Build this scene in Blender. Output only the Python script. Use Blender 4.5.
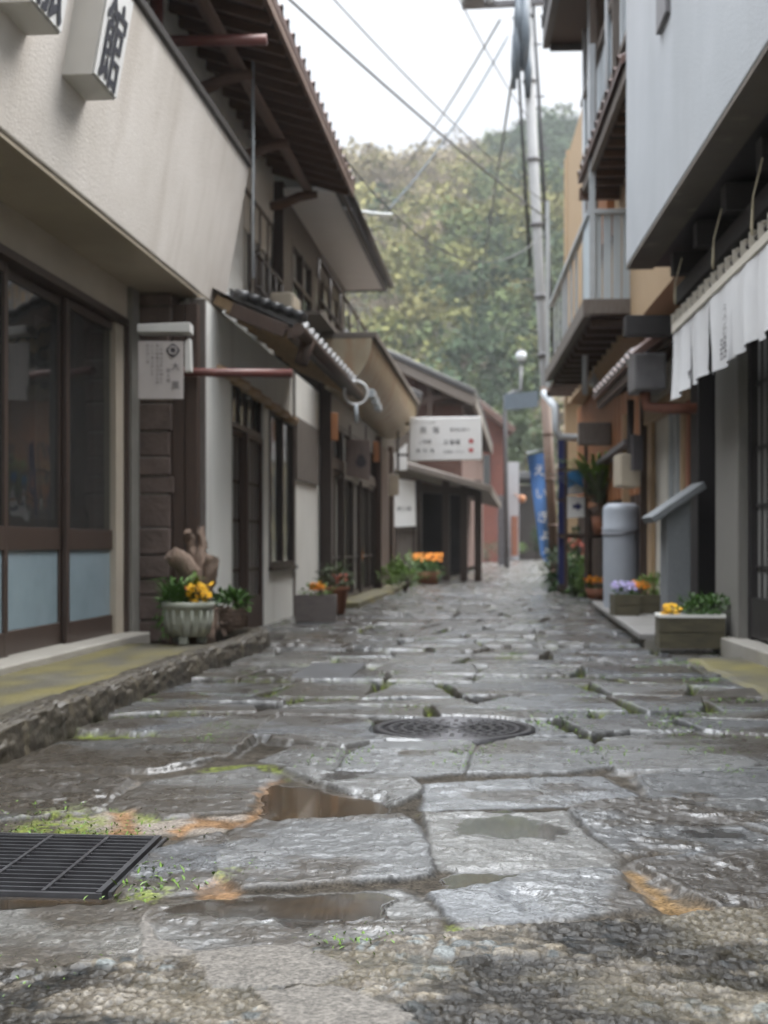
import bpy, bmesh, math, random
import numpy as np
from mathutils import Vector
R = math.radians
scene = bpy.context.scene
COL = scene.collection
for _o in list(bpy.data.objects): bpy.data.objects.remove(_o)

# ---------------------------------------------------------------- camera
F, HZ, CU, CAMZ = 1300.0, 546.0, 384.0, 0.77      # pixels / metres
TH = math.atan(124.0 / 1300.0)
SN, CS = math.sin(TH), math.cos(TH)
cam_d = bpy.data.cameras.new('camera'); cam = bpy.data.objects.new('camera', cam_d); COL.objects.link(cam)
cam.location = (0, 0, CAMZ); cam.rotation_euler = (R(90), 0, TH)
cam_d.sensor_fit = 'VERTICAL'; cam_d.sensor_height = 36.0; cam_d.lens = 36.0 * F / 1024
cam_d.shift_y = (HZ - 512) / 1024
cam_d.clip_start = 0.05; cam_d.clip_end = 1500
cam_d.dof.use_dof = True; cam_d.dof.focus_distance = 2.85
cam_d.dof.aperture_fstop = 4.3
scene.camera = cam

# ---------------------------------------------------------------- sky
SUN_EL, SUN_AZ = R(48), R(54)      # azimuth clockwise from +Y
world = bpy.data.worlds.new('World'); scene.world = world; world.use_nodes = True
nt = world.node_tree; nt.nodes.clear()
def WN(t, **k):
    n = nt.nodes.new(t)
    for a, b in k.items(): setattr(n, a, b)
    return n
sky = WN('ShaderNodeTexSky', sky_type='NISHITA', sun_disc=False)
sky.sun_elevation = SUN_EL; sky.sun_rotation = SUN_AZ; sky.dust_density = 3.0
hs = WN('ShaderNodeHueSaturation'); hs.inputs['Saturation'].default_value = 0.25; hs.inputs['Value'].default_value = 1.2
nt.links.new(sky.outputs[0], hs.inputs['Color'])
tc = WN('ShaderNodeTexCoord'); sep = WN('ShaderNodeSeparateXYZ'); nt.links.new(tc.outputs['Generated'], sep.inputs[0])
# overcast layer: grey-white cloud, brighter towards the zenith
cn = WN('ShaderNodeTexNoise'); cn.inputs['Scale'].default_value = 2.2; cn.inputs['Detail'].default_value = 4
mp = WN('ShaderNodeMapping'); mp.inputs['Scale'].default_value = (1, 1, 3); nt.links.new(tc.outputs['Generated'], mp.inputs[0]); nt.links.new(mp.outputs[0], cn.inputs['Vector'])
cr = WN('ShaderNodeMapRange'); cr.inputs['From Min'].default_value = .3; cr.inputs['From Max'].default_value = .7; cr.inputs['To Min'].default_value = .93; cr.inputs['To Max'].default_value = 1.06
nt.links.new(cn.outputs['Fac'], cr.inputs['Value'])
zr = WN('ShaderNodeMapRange'); zr.inputs['From Min'].default_value = 0.0; zr.inputs['From Max'].default_value = 1.0; zr.inputs['To Min'].default_value = 1.8; zr.inputs['To Max'].default_value = 37.0
pw = WN('ShaderNodeMath', operation='POWER', use_clamp=True); pw.inputs[1].default_value = 4.2; nt.links.new(sep.outputs['Z'], pw.inputs[0]); nt.links.new(pw.outputs[0], zr.inputs['Value'])
mu = WN('ShaderNodeMath', operation='MULTIPLY'); nt.links.new(zr.outputs[0], mu.inputs[0]); nt.links.new(cr.outputs[0], mu.inputs[1])
cc = WN('ShaderNodeVectorMath', operation='SCALE'); cc.inputs[0].default_value = (0.945, 0.985, 1.04); nt.links.new(mu.outputs[0], cc.inputs['Scale'])
mx = WN('ShaderNodeMix', data_type='RGBA'); mx.inputs['Factor'].default_value = .92
nt.links.new(hs.outputs[0], mx.inputs['A']); nt.links.new(cc.outputs[0], mx.inputs['B'])
bg = WN('ShaderNodeBackground'); bg.inputs['Strength'].default_value = 0.1
nt.links.new(mx.outputs['Result'], bg.inputs['Color'])
wo = WN('ShaderNodeOutputWorld'); nt.links.new(bg.outputs[0], wo.inputs['Surface'])

sun_d = bpy.data.lights.new('sun', 'SUN'); sun = bpy.data.objects.new('sun', sun_d); COL.objects.link(sun)
sun_d.energy = 1.5; sun_d.angle = R(55); sun_d.color = (1.0, 0.965, 0.92)
sd = Vector((math.sin(SUN_AZ) * math.cos(SUN_EL), math.cos(SUN_AZ) * math.cos(SUN_EL), math.sin(SUN_EL)))
sun.rotation_euler = sd.to_track_quat('Z', 'Y').to_euler(); sun.location = sd * 40
vs = scene.view_settings; vs.view_transform = 'Standard'; vs.look = 'None'; vs.gamma = 1; vs.use_curve_mapping = False
vs.exposure = 1.95
scene.render.engine = 'CYCLES'
cy = scene.cycles; cy.use_denoising = True; cy.denoising_prefilter = 'ACCURATE'; cy.use_adaptive_sampling = False; cy.max_bounces = 7; cy.diffuse_bounces = 4; cy.glossy_bounces = 3
cy.transmission_bounces = 4; cy.transparent_max_bounces = 8; cy.sample_clamp_indirect = 6; cy.caustics_reflective = False; cy.caustics_refractive = False

# ---------------------------------------------------------------- photo pixel -> place
def ray(u, v):
    dx = (u - CU) / F
    return np.array([CS * dx - SN, SN * dx + CS, (HZ - v) / F])
CAMP = np.array([0, 0, CAMZ])
def ong(u, v, z=0.0):
    d = ray(u, v); return CAMP + d * ((z - CAMZ) / d[2])
def onZ(u, v, Z): return CAMP + ray(u, v) * Z
def ony(u, v, y):
    d = ray(u, v); return CAMP + d * (y / d[1])

# ---------------------------------------------------------------- mesh helpers
rng = random.Random(7)
class MB:
    def __init__(s): s.v, s.f, s.sm, s.st = [], [], [], []
    def add(s, vs, fs, smooth=False):
        n = len(s.v); s.st.append(n); s.v += [tuple(map(float, p)) for p in vs]
        s.f += [tuple(i + n for i in f) for f in fs]; s.sm += [smooth] * len(fs)
        return s
    def hexa(s, p):
        return s.add(p, [(0,3,2,1),(4,5,6,7),(0,1,5,4),(1,2,6,5),(2,3,7,6),(3,0,4,7)])
    def box(s, x0, x1, y0, y1, z0, z1):
        return s.hexa([(x0,y0,z0),(x1,y0,z0),(x1,y1,z0),(x0,y1,z0),(x0,y0,z1),(x1,y0,z1),(x1,y1,z1),(x0,y1,z1)])
    def quad(s, a, b, c, d): return s.add([a,b,c,d], [(0,1,2,3)])
    def prism(s, pts, ext):
        pts = [np.array(p, float) for p in pts]; e = np.array(ext, float); n = len(pts)
        s.add(pts + [p + e for p in pts], [tuple(range(n - 1, -1, -1)), tuple(range(n, 2 * n))] + [(i, (i + 1) % n, n + (i + 1) % n, n + i) for i in range(n)])
        return s
    def bar(s, a, b, w, h=None, up=(0, 0, 1)):
        h = w if h is None else h
        a, b = np.array(a, float), np.array(b, float); d = b - a; d /= np.linalg.norm(d)
        u = np.array(up, float)
        if abs(d @ u) > .97: u = np.array([0, 1., 0]) if abs(d[1]) < .9 else np.array([1., 0, 0])
        r = np.cross(d, u); r /= np.linalg.norm(r); u = np.cross(r, d)
        c = [(-1,-1),(1,-1),(1,1),(-1,1)]
        return s.hexa([a + r*i*w/2 + u*j*h/2 for i, j in c] + [b + r*i*w/2 + u*j*h/2 for i, j in c])
    def tube(s, pts, rad, seg=10, cap=True):
        pts = [np.array(p, float) for p in pts]; n = len(pts)
        rad = [rad] * n if np.isscalar(rad) else list(rad)
        prev = None; vs = []
        for i in range(n):
            d = pts[min(i + 1, n - 1)] - pts[max(i - 1, 0)]; d /= np.linalg.norm(d) + 1e-12
            if prev is None:
                prev = np.cross(d, [0, 0, 1.]) if abs(d[2]) < .9 else np.cross(d, [0, 1., 0])
            r = prev - d * (prev @ d); r /= np.linalg.norm(r); prev = r; w = np.cross(d, r)
            for k in range(seg):
                t = 2 * math.pi * k / seg; vs.append(pts[i] + rad[i] * (r * math.cos(t) + w * math.sin(t)))
        fs = [(i*seg+k, i*seg+(k+1)%seg, (i+1)*seg+(k+1)%seg, (i+1)*seg+k) for i in range(n-1) for k in range(seg)]
        s.add(vs, fs, True)
        if cap:
            m = len(s.v) - n * seg
            s.f += [tuple(m + k for k in range(seg - 1, -1, -1)), tuple(m + (n-1)*seg + k for k in range(seg))]; s.sm += [False, False]
        return s
    def lathe(s, prof, c, seg=24):
        n = len(prof); c = np.array(c, float)
        vs = [c + np.array([r * math.cos(2*math.pi*k/seg), r * math.sin(2*math.pi*k/seg), z]) for r, z in prof for k in range(seg)]
        fs = [(i*seg+k, i*seg+(k+1)%seg, (i+1)*seg+(k+1)%seg, (i+1)*seg+k) for i in range(n-1) for k in range(seg)]
        return s.add(vs, fs, True)
    def ball(s, c, r, seg=14, rings=8):
        rr = (r, r, r) if np.isscalar(r) else r; c = np.array(c, float)
        vs, fs = [], []
        for i in range(rings + 1):
            p = math.pi * i / rings
            for k in range(seg):
                t = 2 * math.pi * k / seg
                vs.append(c + np.array([rr[0]*math.sin(p)*math.cos(t), rr[1]*math.sin(p)*math.sin(t), -rr[2]*math.cos(p)]))
        for i in range(rings):
            for k in range(seg): fs.append((i*seg+k, i*seg+(k+1)%seg, (i+1)*seg+(k+1)%seg, (i+1)*seg+k))
        return s.add(vs, fs, True)
    def sheet(s, P, smooth=True, close=False):          # P: grid of points [i][j]
        P = np.asarray(P, float); n, m = P.shape[:2]
        fs = [(i*m+j, i*m+j+1, (i+1)*m+j+1, (i+1)*m+j) for i in range(n-1) for j in range(m-1)]
        return s.add(P.reshape(-1, 3), fs, smooth)
    def leaf(s, p, d, up, L, W):                         # folded pointed leaf
        p, d, up = (np.array(q, float) for q in (p, d, up)); d /= np.linalg.norm(d) + 1e-9
        r = np.cross(d, up); r /= np.linalg.norm(r) + 1e-9; n = np.cross(r, d)
        m = p + d * L * .5
        return s.add([p, m + r*W/2 + n*W*.15, p + d*L - n*L*.12, m - r*W/2 + n*W*.15], [(0,1,2),(0,2,3)])
    def each(s, name, mat, parent, bevel=0.0, label=None):   # every piece becomes a part of its own
        st = s.st + [len(s.v)]; out = []
        for a, b in zip(st, st[1:]):
            q = MB(); q.v = s.v[a:b]; q.st = [0]
            for f, m_ in zip(s.f, s.sm):
                if a <= f[0] < b: q.f.append(tuple(i - a for i in f)); q.sm.append(m_)
            o = q.build(name, mat, parent, bevel); out.append(o)
            if label: o['label'] = label
        return out
    def build(s, name, mat, parent=None, bevel=0.0, loc=None):
        off = np.array(WLOC[parent.name] if parent is not None else (loc if loc is not None else (0, 0, 0)), float)
        me = bpy.data.meshes.new(name)
        V = np.array(s.v, float).reshape(-1, 3) - off
        me.from_pydata(V.tolist(), [], s.f)
        me.polygons.foreach_set('use_smooth', s.sm)
        bm = bmesh.new(); bm.from_mesh(me); bmesh.ops.recalc_face_normals(bm, faces=bm.faces); bm.to_mesh(me); bm.free()
        me.materials.append(mat); me.update()
        o = bpy.data.objects.new(name, me); COL.objects.link(o)
        if parent is not None: o.parent = parent; WLOC[o.name] = tuple(off)
        else: o.location = off; WLOC[o.name] = tuple(off)
        if bevel:
            b = o.modifiers.new('edge', 'BEVEL'); b.width = bevel; b.segments = 2; b.limit_method = 'ANGLE'; b.angle_limit = R(40)
        return o
WLOC = {}
def thing(name, label, cat, loc, group=None):
    o = bpy.data.objects.new(name, None); COL.objects.link(o); o.location = tuple(map(float, loc)); o.empty_display_size = .1
    WLOC[o.name] = tuple(map(float, loc))
    return tag(o, label, cat, group)
def tag(o, label, cat, group=None, kind=None):
    o['label'] = label; o['category'] = cat
    if group: o['group'] = group
    if kind: o['kind'] = kind
    return o
def struct(o, kind='structure'): o['kind'] = kind; return o
def plabel(o, t): o['label'] = t; return o

class Frame:                                             # facade frame: a along, z up, n outwards
    def __init__(s, x0, k=0.0, side=1):                  # plane x = x0 + k*y ; side +1: faces +x
        A = np.array([k, 1.0, 0]); s.A = A / np.linalg.norm(A); s.O = np.array([x0, 0, 0.])
        s.N = np.array([s.A[1], -s.A[0], 0]) * side
    def p(s, a, z, n=0.0): return s.O + s.A * a + s.N * n + np.array([0, 0, z])
    def at(s, u, v, n=0.0):
        d = ray(u, v); q = s.O + s.N * n - CAMP; t = (q @ s.N) / (d @ s.N); P = CAMP + d * t
        return float((P - s.O) @ s.A), float(P[2])
    def a(s, u, n=0.0): return s.at(u, 500, n)[0]
    def box(s, mb, a0, a1, z0, z1, n0, n1):
        c = [(a0,n0),(a1,n0),(a1,n1),(a0,n1)]
        return mb.hexa([s.p(a, z0, n) for a, n in c] + [s.p(a, z1, n) for a, n in c])
    def wall(s, mb, a0, a1, z0, z1, holes, th=.12, n=0.0):
        As = sorted({a0, a1, *[h[i] for h in holes for i in (0, 1)]}); Zs = sorted({z0, z1, *[h[i] for h in holes for i in (2, 3)]})
        As = [a for a in As if a0 <= a <= a1]; Zs = [z for z in Zs if z0 <= z <= z1]
        def solid(i, j):
            if i < 0 or j < 0 or i >= len(As) - 1 or j >= len(Zs) - 1: return False
            ca, cz = (As[i] + As[i+1]) / 2, (Zs[j] + Zs[j+1]) / 2
            return not any(h[0] < ca < h[1] and h[2] < cz < h[3] for h in holes)
        for i in range(len(As) - 1):
            for j in range(len(Zs) - 1):
                if not solid(i, j): continue
                a, b, z, w = As[i], As[i+1], Zs[j], Zs[j+1]
                mb.quad(s.p(a,z,n), s.p(b,z,n), s.p(b,w,n), s.p(a,w,n)); mb.quad(s.p(a,z,n-th), s.p(a,w,n-th), s.p(b,w,n-th), s.p(b,z,n-th))
                if not solid(i-1, j): mb.quad(s.p(a,z,n), s.p(a,w,n), s.p(a,w,n-th), s.p(a,z,n-th))
                if not solid(i+1, j): mb.quad(s.p(b,z,n), s.p(b,z,n-th), s.p(b,w,n-th), s.p(b,w,n))
                if not solid(i, j-1): mb.quad(s.p(a,z,n), s.p(a,z,n-th), s.p(b,z,n-th), s.p(b,z,n))
                if not solid(i, j+1): mb.quad(s.p(a,w,n), s.p(b,w,n), s.p(b,w,n-th), s.p(a,w,n-th))
        return mb

# ---------------------------------------------------------------- materials
def mat(name, col, rough=.6, col2=None, scale=6.0, stretch=(1, 1, 1), amt=.5, bump=0.0, bscale=80.0, spec=.5, metal=0.0, streak=None, detail=6, coat=0.0, trans=0.0):
    m = bpy.data.materials.new(name); m.use_nodes = True; t = m.node_tree; n = t.nodes; b = n['Principled BSDF']
    L = t.links.new
    b.inputs['Roughness'].default_value = rough; b.inputs['Metallic'].default_value = metal; b.inputs['Specular IOR Level'].default_value = spec
    if coat: b.inputs['Coat Weight'].default_value = coat; b.inputs['Coat Roughness'].default_value = .15
    geo = n.new('ShaderNodeNewGeometry'); mp = n.new('ShaderNodeMapping'); mp.inputs['Scale'].default_value = stretch
    L(geo.outputs['Position'], mp.inputs[0])
    c2 = col2 if col2 else tuple(x * .72 for x in col)
    nz = n.new('ShaderNodeTexNoise'); nz.inputs['Scale'].default_value = scale; nz.inputs['Detail'].default_value = detail; nz.inputs['Roughness'].default_value = .62
    L(mp.outputs[0], nz.inputs['Vector'])
    rp = n.new('ShaderNodeMapRange'); rp.inputs['From Min'].default_value = .5 - amt * .5; rp.inputs['From Max'].default_value = .5 + amt * .5; L(nz.outputs['Fac'], rp.inputs['Value'])
    mx = n.new('ShaderNodeMix'); mx.data_type = 'RGBA'; mx.inputs['A'].default_value = (*c2, 1); mx.inputs['B'].default_value = (*col, 1); L(rp.outputs[0], mx.inputs['Factor'])
    out = mx.outputs['Result']
    if streak:                                            # rain streaks / stains: (colour, scale, threshold, strength)
        sc, ss, th, st = streak
        m2 = n.new('ShaderNodeMapping'); m2.inputs['Scale'].default_value = (1, 1, .13); L(geo.outputs['Position'], m2.inputs[0])
        n2 = n.new('ShaderNodeTexNoise'); n2.inputs['Scale'].default_value = ss; n2.inputs['Detail'].default_value = 5; L(m2.outputs[0], n2.inputs['Vector'])
        r2 = n.new('ShaderNodeMapRange'); r2.inputs['From Min'].default_value = th; r2.inputs['From Max'].default_value = th + .22; r2.inputs['To Max'].default_value = st; L(n2.outputs['Fac'], r2.inputs['Value'])
        x2 = n.new('ShaderNodeMix'); x2.data_type = 'RGBA'; x2.inputs['B'].default_value = (*sc, 1); L(r2.outputs[0], x2.inputs['Factor']); L(out, x2.inputs['A']); out = x2.outputs['Result']
    L(out, b.inputs['Base Color'])
    rr = n.new('ShaderNodeMapRange'); rr.inputs['To Min'].default_value = max(.02, rough - .12); rr.inputs['To Max'].default_value = min(1, rough + .12); L(nz.outputs['Fac'], rr.inputs['Value']); L(rr.outputs[0], b.inputs['Roughness'])
    if bump:
        n3 = n.new('ShaderNodeTexNoise'); n3.inputs['Scale'].default_value = bscale; n3.inputs['Detail'].default_value = 5; L(mp.outputs[0], n3.inputs['Vector'])
        bu = n.new('ShaderNodeBump'); bu.inputs['Strength'].default_value = .8; bu.inputs['Distance'].default_value = bump; L(n3.outputs['Fac'], bu.inputs['Height']); L(bu.outputs[0], b.inputs['Normal'])
    return m
M = {}
# rendered walls, stone
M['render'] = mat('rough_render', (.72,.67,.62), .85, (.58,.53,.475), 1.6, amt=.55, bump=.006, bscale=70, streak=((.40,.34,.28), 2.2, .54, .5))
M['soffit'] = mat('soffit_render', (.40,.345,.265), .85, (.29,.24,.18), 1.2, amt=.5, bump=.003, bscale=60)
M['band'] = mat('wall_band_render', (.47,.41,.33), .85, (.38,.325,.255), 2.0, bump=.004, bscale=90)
M['cream'] = mat('cream_plaster', (.68,.645,.58), .8, (.58,.545,.48), 1.8, amt=.6, bump=.002, bscale=60, streak=((.33,.28,.22), 2.6, .55, .5))
M['white_plaster'] = mat('white_plaster', (.80,.79,.745), .75, (.70,.69,.645), 2.0, amt=.6, bump=.002, streak=((.4,.37,.33), 2.6, .56, .5))
M['grey_render'] = mat('blue_grey_render', (.45,.47,.49), .8, (.37,.39,.41), 1.5, amt=.6, bump=.004, bscale=55, streak=((.30,.31,.32), 1.3, .53, .4))
M['concrete'] = mat('concrete', (.26,.245,.215), .7, (.17,.16,.14), 4, bump=.003, bscale=70)
M['sill'] = mat('sill_concrete', (.36,.34,.30), .6, (.26,.24,.21), 4, bump=.003, bscale=70)
M['stone_grey'] = mat('grey_granite', (.20,.21,.22), .6, (.13,.14,.145), 60, amt=.7, bump=.002, bscale=120, detail=3)
M['slab_stone'] = mat('pale_slab', (.27,.26,.245), .45, (.19,.18,.17), 5, bump=.002)
M['pier'] = mat('purple_brown_stone', (.17,.125,.105), .8, (.07,.05,.042), 6, amt=.6, bump=.012, bscale=28)
# wood
M['dark_wood'] = mat('dark_brown_wood', (.048,.032,.025), .45, (.026,.018,.014), 9, (6, 6, .6), bump=.002, bscale=40)
M['brown_wood'] = mat('brown_wood', (.075,.045,.031), .6, (.04,.024,.017), 9, (6, 6, .6), bump=.002, bscale=40)
M['door_frame'] = mat('brown_door_frame', (.062,.042,.033), .42, (.04,.027,.021), 9, (6, 6, .6), bump=.001, bscale=40)
M['rafter'] = mat('weathered_rafter', (.16,.095,.065), .7, (.08,.045,.032), 8, (.8, 5, 5), bump=.003, bscale=40)
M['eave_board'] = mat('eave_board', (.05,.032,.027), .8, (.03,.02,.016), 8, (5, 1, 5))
M['grey_wood'] = mat('weathered_grey_wood', (.19,.165,.145), .75, (.11,.092,.078), 10, (5, 5, .7), bump=.003, bscale=40)
M['orange_wood'] = mat('orange_board', (.40,.17,.065), .6, (.24,.095,.04), 9, (5, 5, .5), bump=.002, bscale=40)
M['tan_wood'] = mat('tan_board', (.46,.33,.20), .65, (.34,.235,.14), 7, (5, 5, .5))
M['beam_dark'] = mat('charred_beam', (.026,.022,.022), .6, (.015,.013,.013), 8, (1, 4, 4), bump=.002, bscale=40)
M['lattice'] = mat('black_lattice', (.03,.026,.027), .4, (.018,.016,.017), 9, (6, 6, .6))
M['grey_pillar'] = mat('grey_pillar_wood', (.235,.225,.205), .65, (.17,.16,.145), 9, (7, 7, .5), bump=.002, bscale=40)
M['drift'] = mat('driftwood', (.30,.21,.155), .8, (.11,.075,.055), 9, (6, 6, 1.2), amt=.6, bump=.02, bscale=14)
M['planter_wood'] = mat('mossy_planter_wood', (.12,.105,.06), .75, (.055,.047,.03), 8, (1.2, 1.2, 6), bump=.004, bscale=40)
M['planter_grey'] = mat('grey_planter', (.20,.17,.155), .7, (.12,.10,.09), 9, (1.2, 1.2, 5), bump=.003, bscale=40)
# metal, paint, plastic
M['pipe_red'] = mat('rust_red_pipe', (.17,.052,.04), .45, (.10,.032,.026), 10)
M['copper'] = mat('rusty_copper', (.30,.115,.065), .5, (.16,.06,.04), 10)
M['pale_pipe'] = mat('pale_pipe', (.50,.53,.55), .4, (.38,.41,.43), 6)
M['gutter_grey'] = mat('grey_gutter', (.16,.155,.16), .45, (.10,.095,.10), 8)
M['flash'] = mat('dark_flashing', (.06,.055,.052), .5, (.035,.03,.03), 8)
M['iron'] = mat('cast_iron', (.075,.072,.075), .38, (.045,.043,.045), 14, metal=.6, bump=.002, bscale=60)
M['grate'] = mat('steel_grating', (.10,.10,.105), .38, (.055,.052,.055), 12, metal=.55)
M['black'] = mat('hollow_shade', (.012,.011,.011), .9)  # near-black colour standing in for shade inside openings and hollows
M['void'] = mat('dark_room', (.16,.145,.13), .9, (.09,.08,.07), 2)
M['sign_white'] = mat('white_sign_face', (.76,.76,.75), .5, (.66,.65,.63), 2.5, amt=.7)
M['sign_side'] = mat('sign_side_metal', (.62,.61,.58), .5, (.48,.46,.43), 3, amt=.7)
M['ink'] = mat('sign_ink', (.03,.032,.045), .6)
M['faded_ink'] = mat('faded_sign_ink', (.09,.08,.085), .7)
M['red_ink'] = mat('red_sign_ink', (.50,.10,.10), .6)
M['board_pale'] = mat('pale_notice_board', (.50,.455,.43), .6, (.40,.355,.33), 3)
M['board_wood'] = mat('worn_sign_board', (.24,.185,.165), .7, (.16,.12,.105), 7, (5, 5, 1))
M['cloth_white'] = mat('white_cotton', (.68,.68,.68), .9, (.60,.60,.61), 5, bump=.001, bscale=300)
M['cord'] = mat('straw_cord', (.55,.49,.36), .85, (.42,.36,.25), 30)
M['cloth_blue'] = mat('blue_banner_cloth', (.07,.17,.38), .8, (.055,.13,.31), 5)
M['paint_blue'] = mat('blue_sign_paint', (.03,.22,.52), .5)
M['navy'] = mat('navy_paint', (.02,.025,.12), .5)
M['tank'] = mat('pale_blue_grey_plastic', (.42,.45,.50), .42, (.35,.375,.42), 3, spec=.5)
M['meter'] = mat('beige_meter_box', (.52,.45,.35), .5, (.42,.36,.28), 5)
M['corrug'] = mat('pale_blue_sheet', (.52,.58,.62), .45, (.42,.475,.51), 5, (1, 1, .4))
M['canopy'] = mat('beige_canopy_metal', (.42,.355,.255), .5, (.30,.24,.16), 4, (1, 1, .6), streak=((.28,.12,.05), 7, .5, .8))
M['brick_red'] = mat('red_brown_wall', (.105,.052,.038), .75, (.07,.036,.027), 7, (1, 1, .7), bump=.003)
M['salmon'] = mat('salmon_wall', (.20,.07,.048), .75, (.13,.046,.034), 6, bump=.003)
M['tile'] = mat('grey_roof_tile', (.10,.10,.105), .38, (.05,.05,.05), 5, amt=.7, bump=.002)
M['tile_brown'] = mat('brown_roof_tile', (.17,.095,.075), .42, (.09,.055,.045), 5, amt=.7, bump=.002)
M['tile_edge'] = mat('tile_end_mortar', (.40,.39,.38), .6, (.26,.25,.24), 8)
M['pole'] = mat('pole_concrete', (.31,.31,.31), .7, (.22,.22,.215), 5, (2, 2, .5))
M['pole_guard'] = mat('brown_pole_guard', (.15,.095,.065), .6, (.10,.06,.042), 6, (3, 3, .5))
M['cable'] = mat('black_cable', (.03,.03,.034), .5)
M['cable_blue'] = mat('blue_grey_cable', (.10,.125,.15), .5)
M['lamp_glass'] = mat('white_lamp_globe', (.72,.74,.76), .25)
M['pot_stone'] = mat('mossy_white_pot', (.40,.40,.35), .65, (.25,.26,.20), 7, bump=.003, bscale=50)
M['terracotta'] = mat('terracotta', (.33,.135,.075), .7, (.22,.09,.05), 6)
M['soil'] = mat('potting_soil', (.035,.026,.02), .9, (.02,.015,.012), 30, bump=.01, bscale=40)
def leafmat(name, c1, c2, rough=.45, scale=9): return mat(name, c1, rough, c2, scale, amt=.6, spec=.4, detail=3)
M['leaf'] = leafmat('leaf_green', (.10,.20,.04), (.045,.105,.025))
M['leaf_dark'] = leafmat('leaf_dark', (.05,.095,.03), (.022,.05,.018))
M['leaf_lime'] = leafmat('leaf_lime', (.21,.31,.07), (.11,.20,.04))
M['leaf_grey'] = leafmat('leaf_grey', (.13,.165,.085), (.075,.105,.05))
M['leaf_far'] = leafmat('leaf_far', (.12,.165,.06), (.05,.08,.03), scale=1.2)
M['weed'] = leafmat('weed_green', (.15,.25,.035), (.075,.14,.025), scale=20)
M['yellow'] = leafmat('yellow_petal', (.80,.48,.012), (.70,.36,.01), .6)
M['orange'] = leafmat('orange_petal', (.80,.30,.01), (.65,.20,.008), .6)
M['violet'] = leafmat('violet_petal', (.34,.28,.62), (.55,.50,.70), .6)
M['redflower'] = leafmat('red_petal', (.48,.06,.03), (.36,.10,.06), .6)
M['white_petal'] = leafmat('pale_petal', (.60,.56,.40), (.45,.40,.25), .6)
M['bark'] = mat('bark', (.10,.075,.055), .85, (.055,.04,.03), 8, (3, 3, .7), bump=.01, bscale=20)

M['soffit_dark'] = mat('weathered_overhang_soffit', (.17,.145,.12), .85, (.095,.08,.065), 2.0, amt=.6, bump=.004, bscale=40, streak=((.30,.26,.21), 5, .58, .6))
def glassmat(name, tint, clear, rough=.05, smear=(.10,.10,.10), ior=1.6):
    m = bpy.data.materials.new(name); m.use_nodes = True; t = m.node_tree; n = t.nodes; L = t.links.new
    for q in list(n): n.remove(q)
    o = n.new('ShaderNodeOutputMaterial'); tr = n.new('ShaderNodeBsdfTransparent'); tr.inputs[0].default_value = (*tint, 1)
    p = n.new('ShaderNodeBsdfPrincipled'); p.inputs['Base Color'].default_value = (*smear, 1); p.inputs['Roughness'].default_value = rough; p.inputs['IOR'].default_value = ior
    nz = n.new('ShaderNodeTexNoise'); nz.inputs['Scale'].default_value = 1.7; g = n.new('ShaderNodeNewGeometry'); L(g.outputs['Position'], nz.inputs['Vector'])
    bu = n.new('ShaderNodeBump'); bu.inputs['Strength'].default_value = .25; bu.inputs['Distance'].default_value = .03; L(nz.outputs['Fac'], bu.inputs['Height']); L(bu.outputs[0], p.inputs['Normal'])
    mx = n.new('ShaderNodeMixShader'); mx.inputs[0].default_value = 1 - clear; L(tr.outputs[0], mx.inputs[1]); L(p.outputs[0], mx.inputs[2]); L(mx.outputs[0], o.inputs[0])
    return m
M['glass'] = glassmat('shop_glass', (.85,.87,.85), .34, .03, (.045,.046,.045), 2.3)
M['glass_dark'] = glassmat('dark_window_glass', (.5,.5,.5), .15, .08, (.075,.078,.076))
M['glass_pale'] = glassmat('pale_window_glass', (.8,.8,.8), .1, .15, (.55,.54,.50))
M['paper_grey'] = mat('grey_paper_pane', (.17,.165,.16), .35, (.11,.105,.10), 3)
M['paper_light'] = mat('pale_paper_pane', (.26,.255,.24), .5, (.19,.185,.175), 3)
M['tape'] = mat('pale_heading_tape', (.62,.58,.50), .9, (.52,.48,.41), 20)
M['frosted'] = mat('frosted_glass', (.28,.35,.39), .15, (.17,.225,.255), 2.2, amt=.8)

def text_mb(mb, s, size, O, X, Y, ext=.003, align='CENTER'):   # writing as flat raised mesh at O, reading along X, up Y
    c = bpy.data.curves.new('writing', 'FONT'); c.body = s; c.size = size; c.align_x = align; c.align_y = 'CENTER'; c.resolution_u = 3
    o = bpy.data.objects.new('writing', c); COL.objects.link(o)
    me = bpy.data.meshes.new_from_object(o.evaluated_get(bpy.context.evaluated_depsgraph_get()))
    bpy.data.objects.remove(o); bpy.data.curves.remove(c)
    O, X, Y = (np.array(q, float) for q in (O, X, Y)); N = np.cross(X, Y)
    n = len(me.vertices)
    V = [O + X * v.co.x + Y * v.co.y + N * ext for v in me.vertices]
    mb.add(V, [tuple(p.vertices) for p in me.polygons]); bpy.data.meshes.remove(me)
    return mb

# ================================================================ THE STREET (setting)
def _hash(ix, iy, seed):
    h = (ix.astype(np.int64) * 374761393 + iy.astype(np.int64) * 668265263 + seed * 974634777) & 0xFFFFFFFF
    h = ((h ^ (h >> 13)) * 1274126177) & 0xFFFFFFFF
    h = ((h ^ (h >> 16)) * 2246822519) & 0xFFFFFFFF
    return ((h ^ (h >> 15)) & 0xFFFFFF) / float(0xFFFFFF)
def vnoise(x, y, seed=0):
    ix, iy = np.floor(x), np.floor(y); fx, fy = x - ix, y - iy
    fx = fx*fx*fx*(fx*(fx*6-15)+10); fy = fy*fy*fy*(fy*(fy*6-15)+10)
    a, b, c, d = _hash(ix, iy, seed), _hash(ix+1, iy, seed), _hash(ix, iy+1, seed), _hash(ix+1, iy+1, seed)
    return (a*(1-fx)+b*fx)*(1-fy) + (c*(1-fx)+d*fx)*fy
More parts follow.
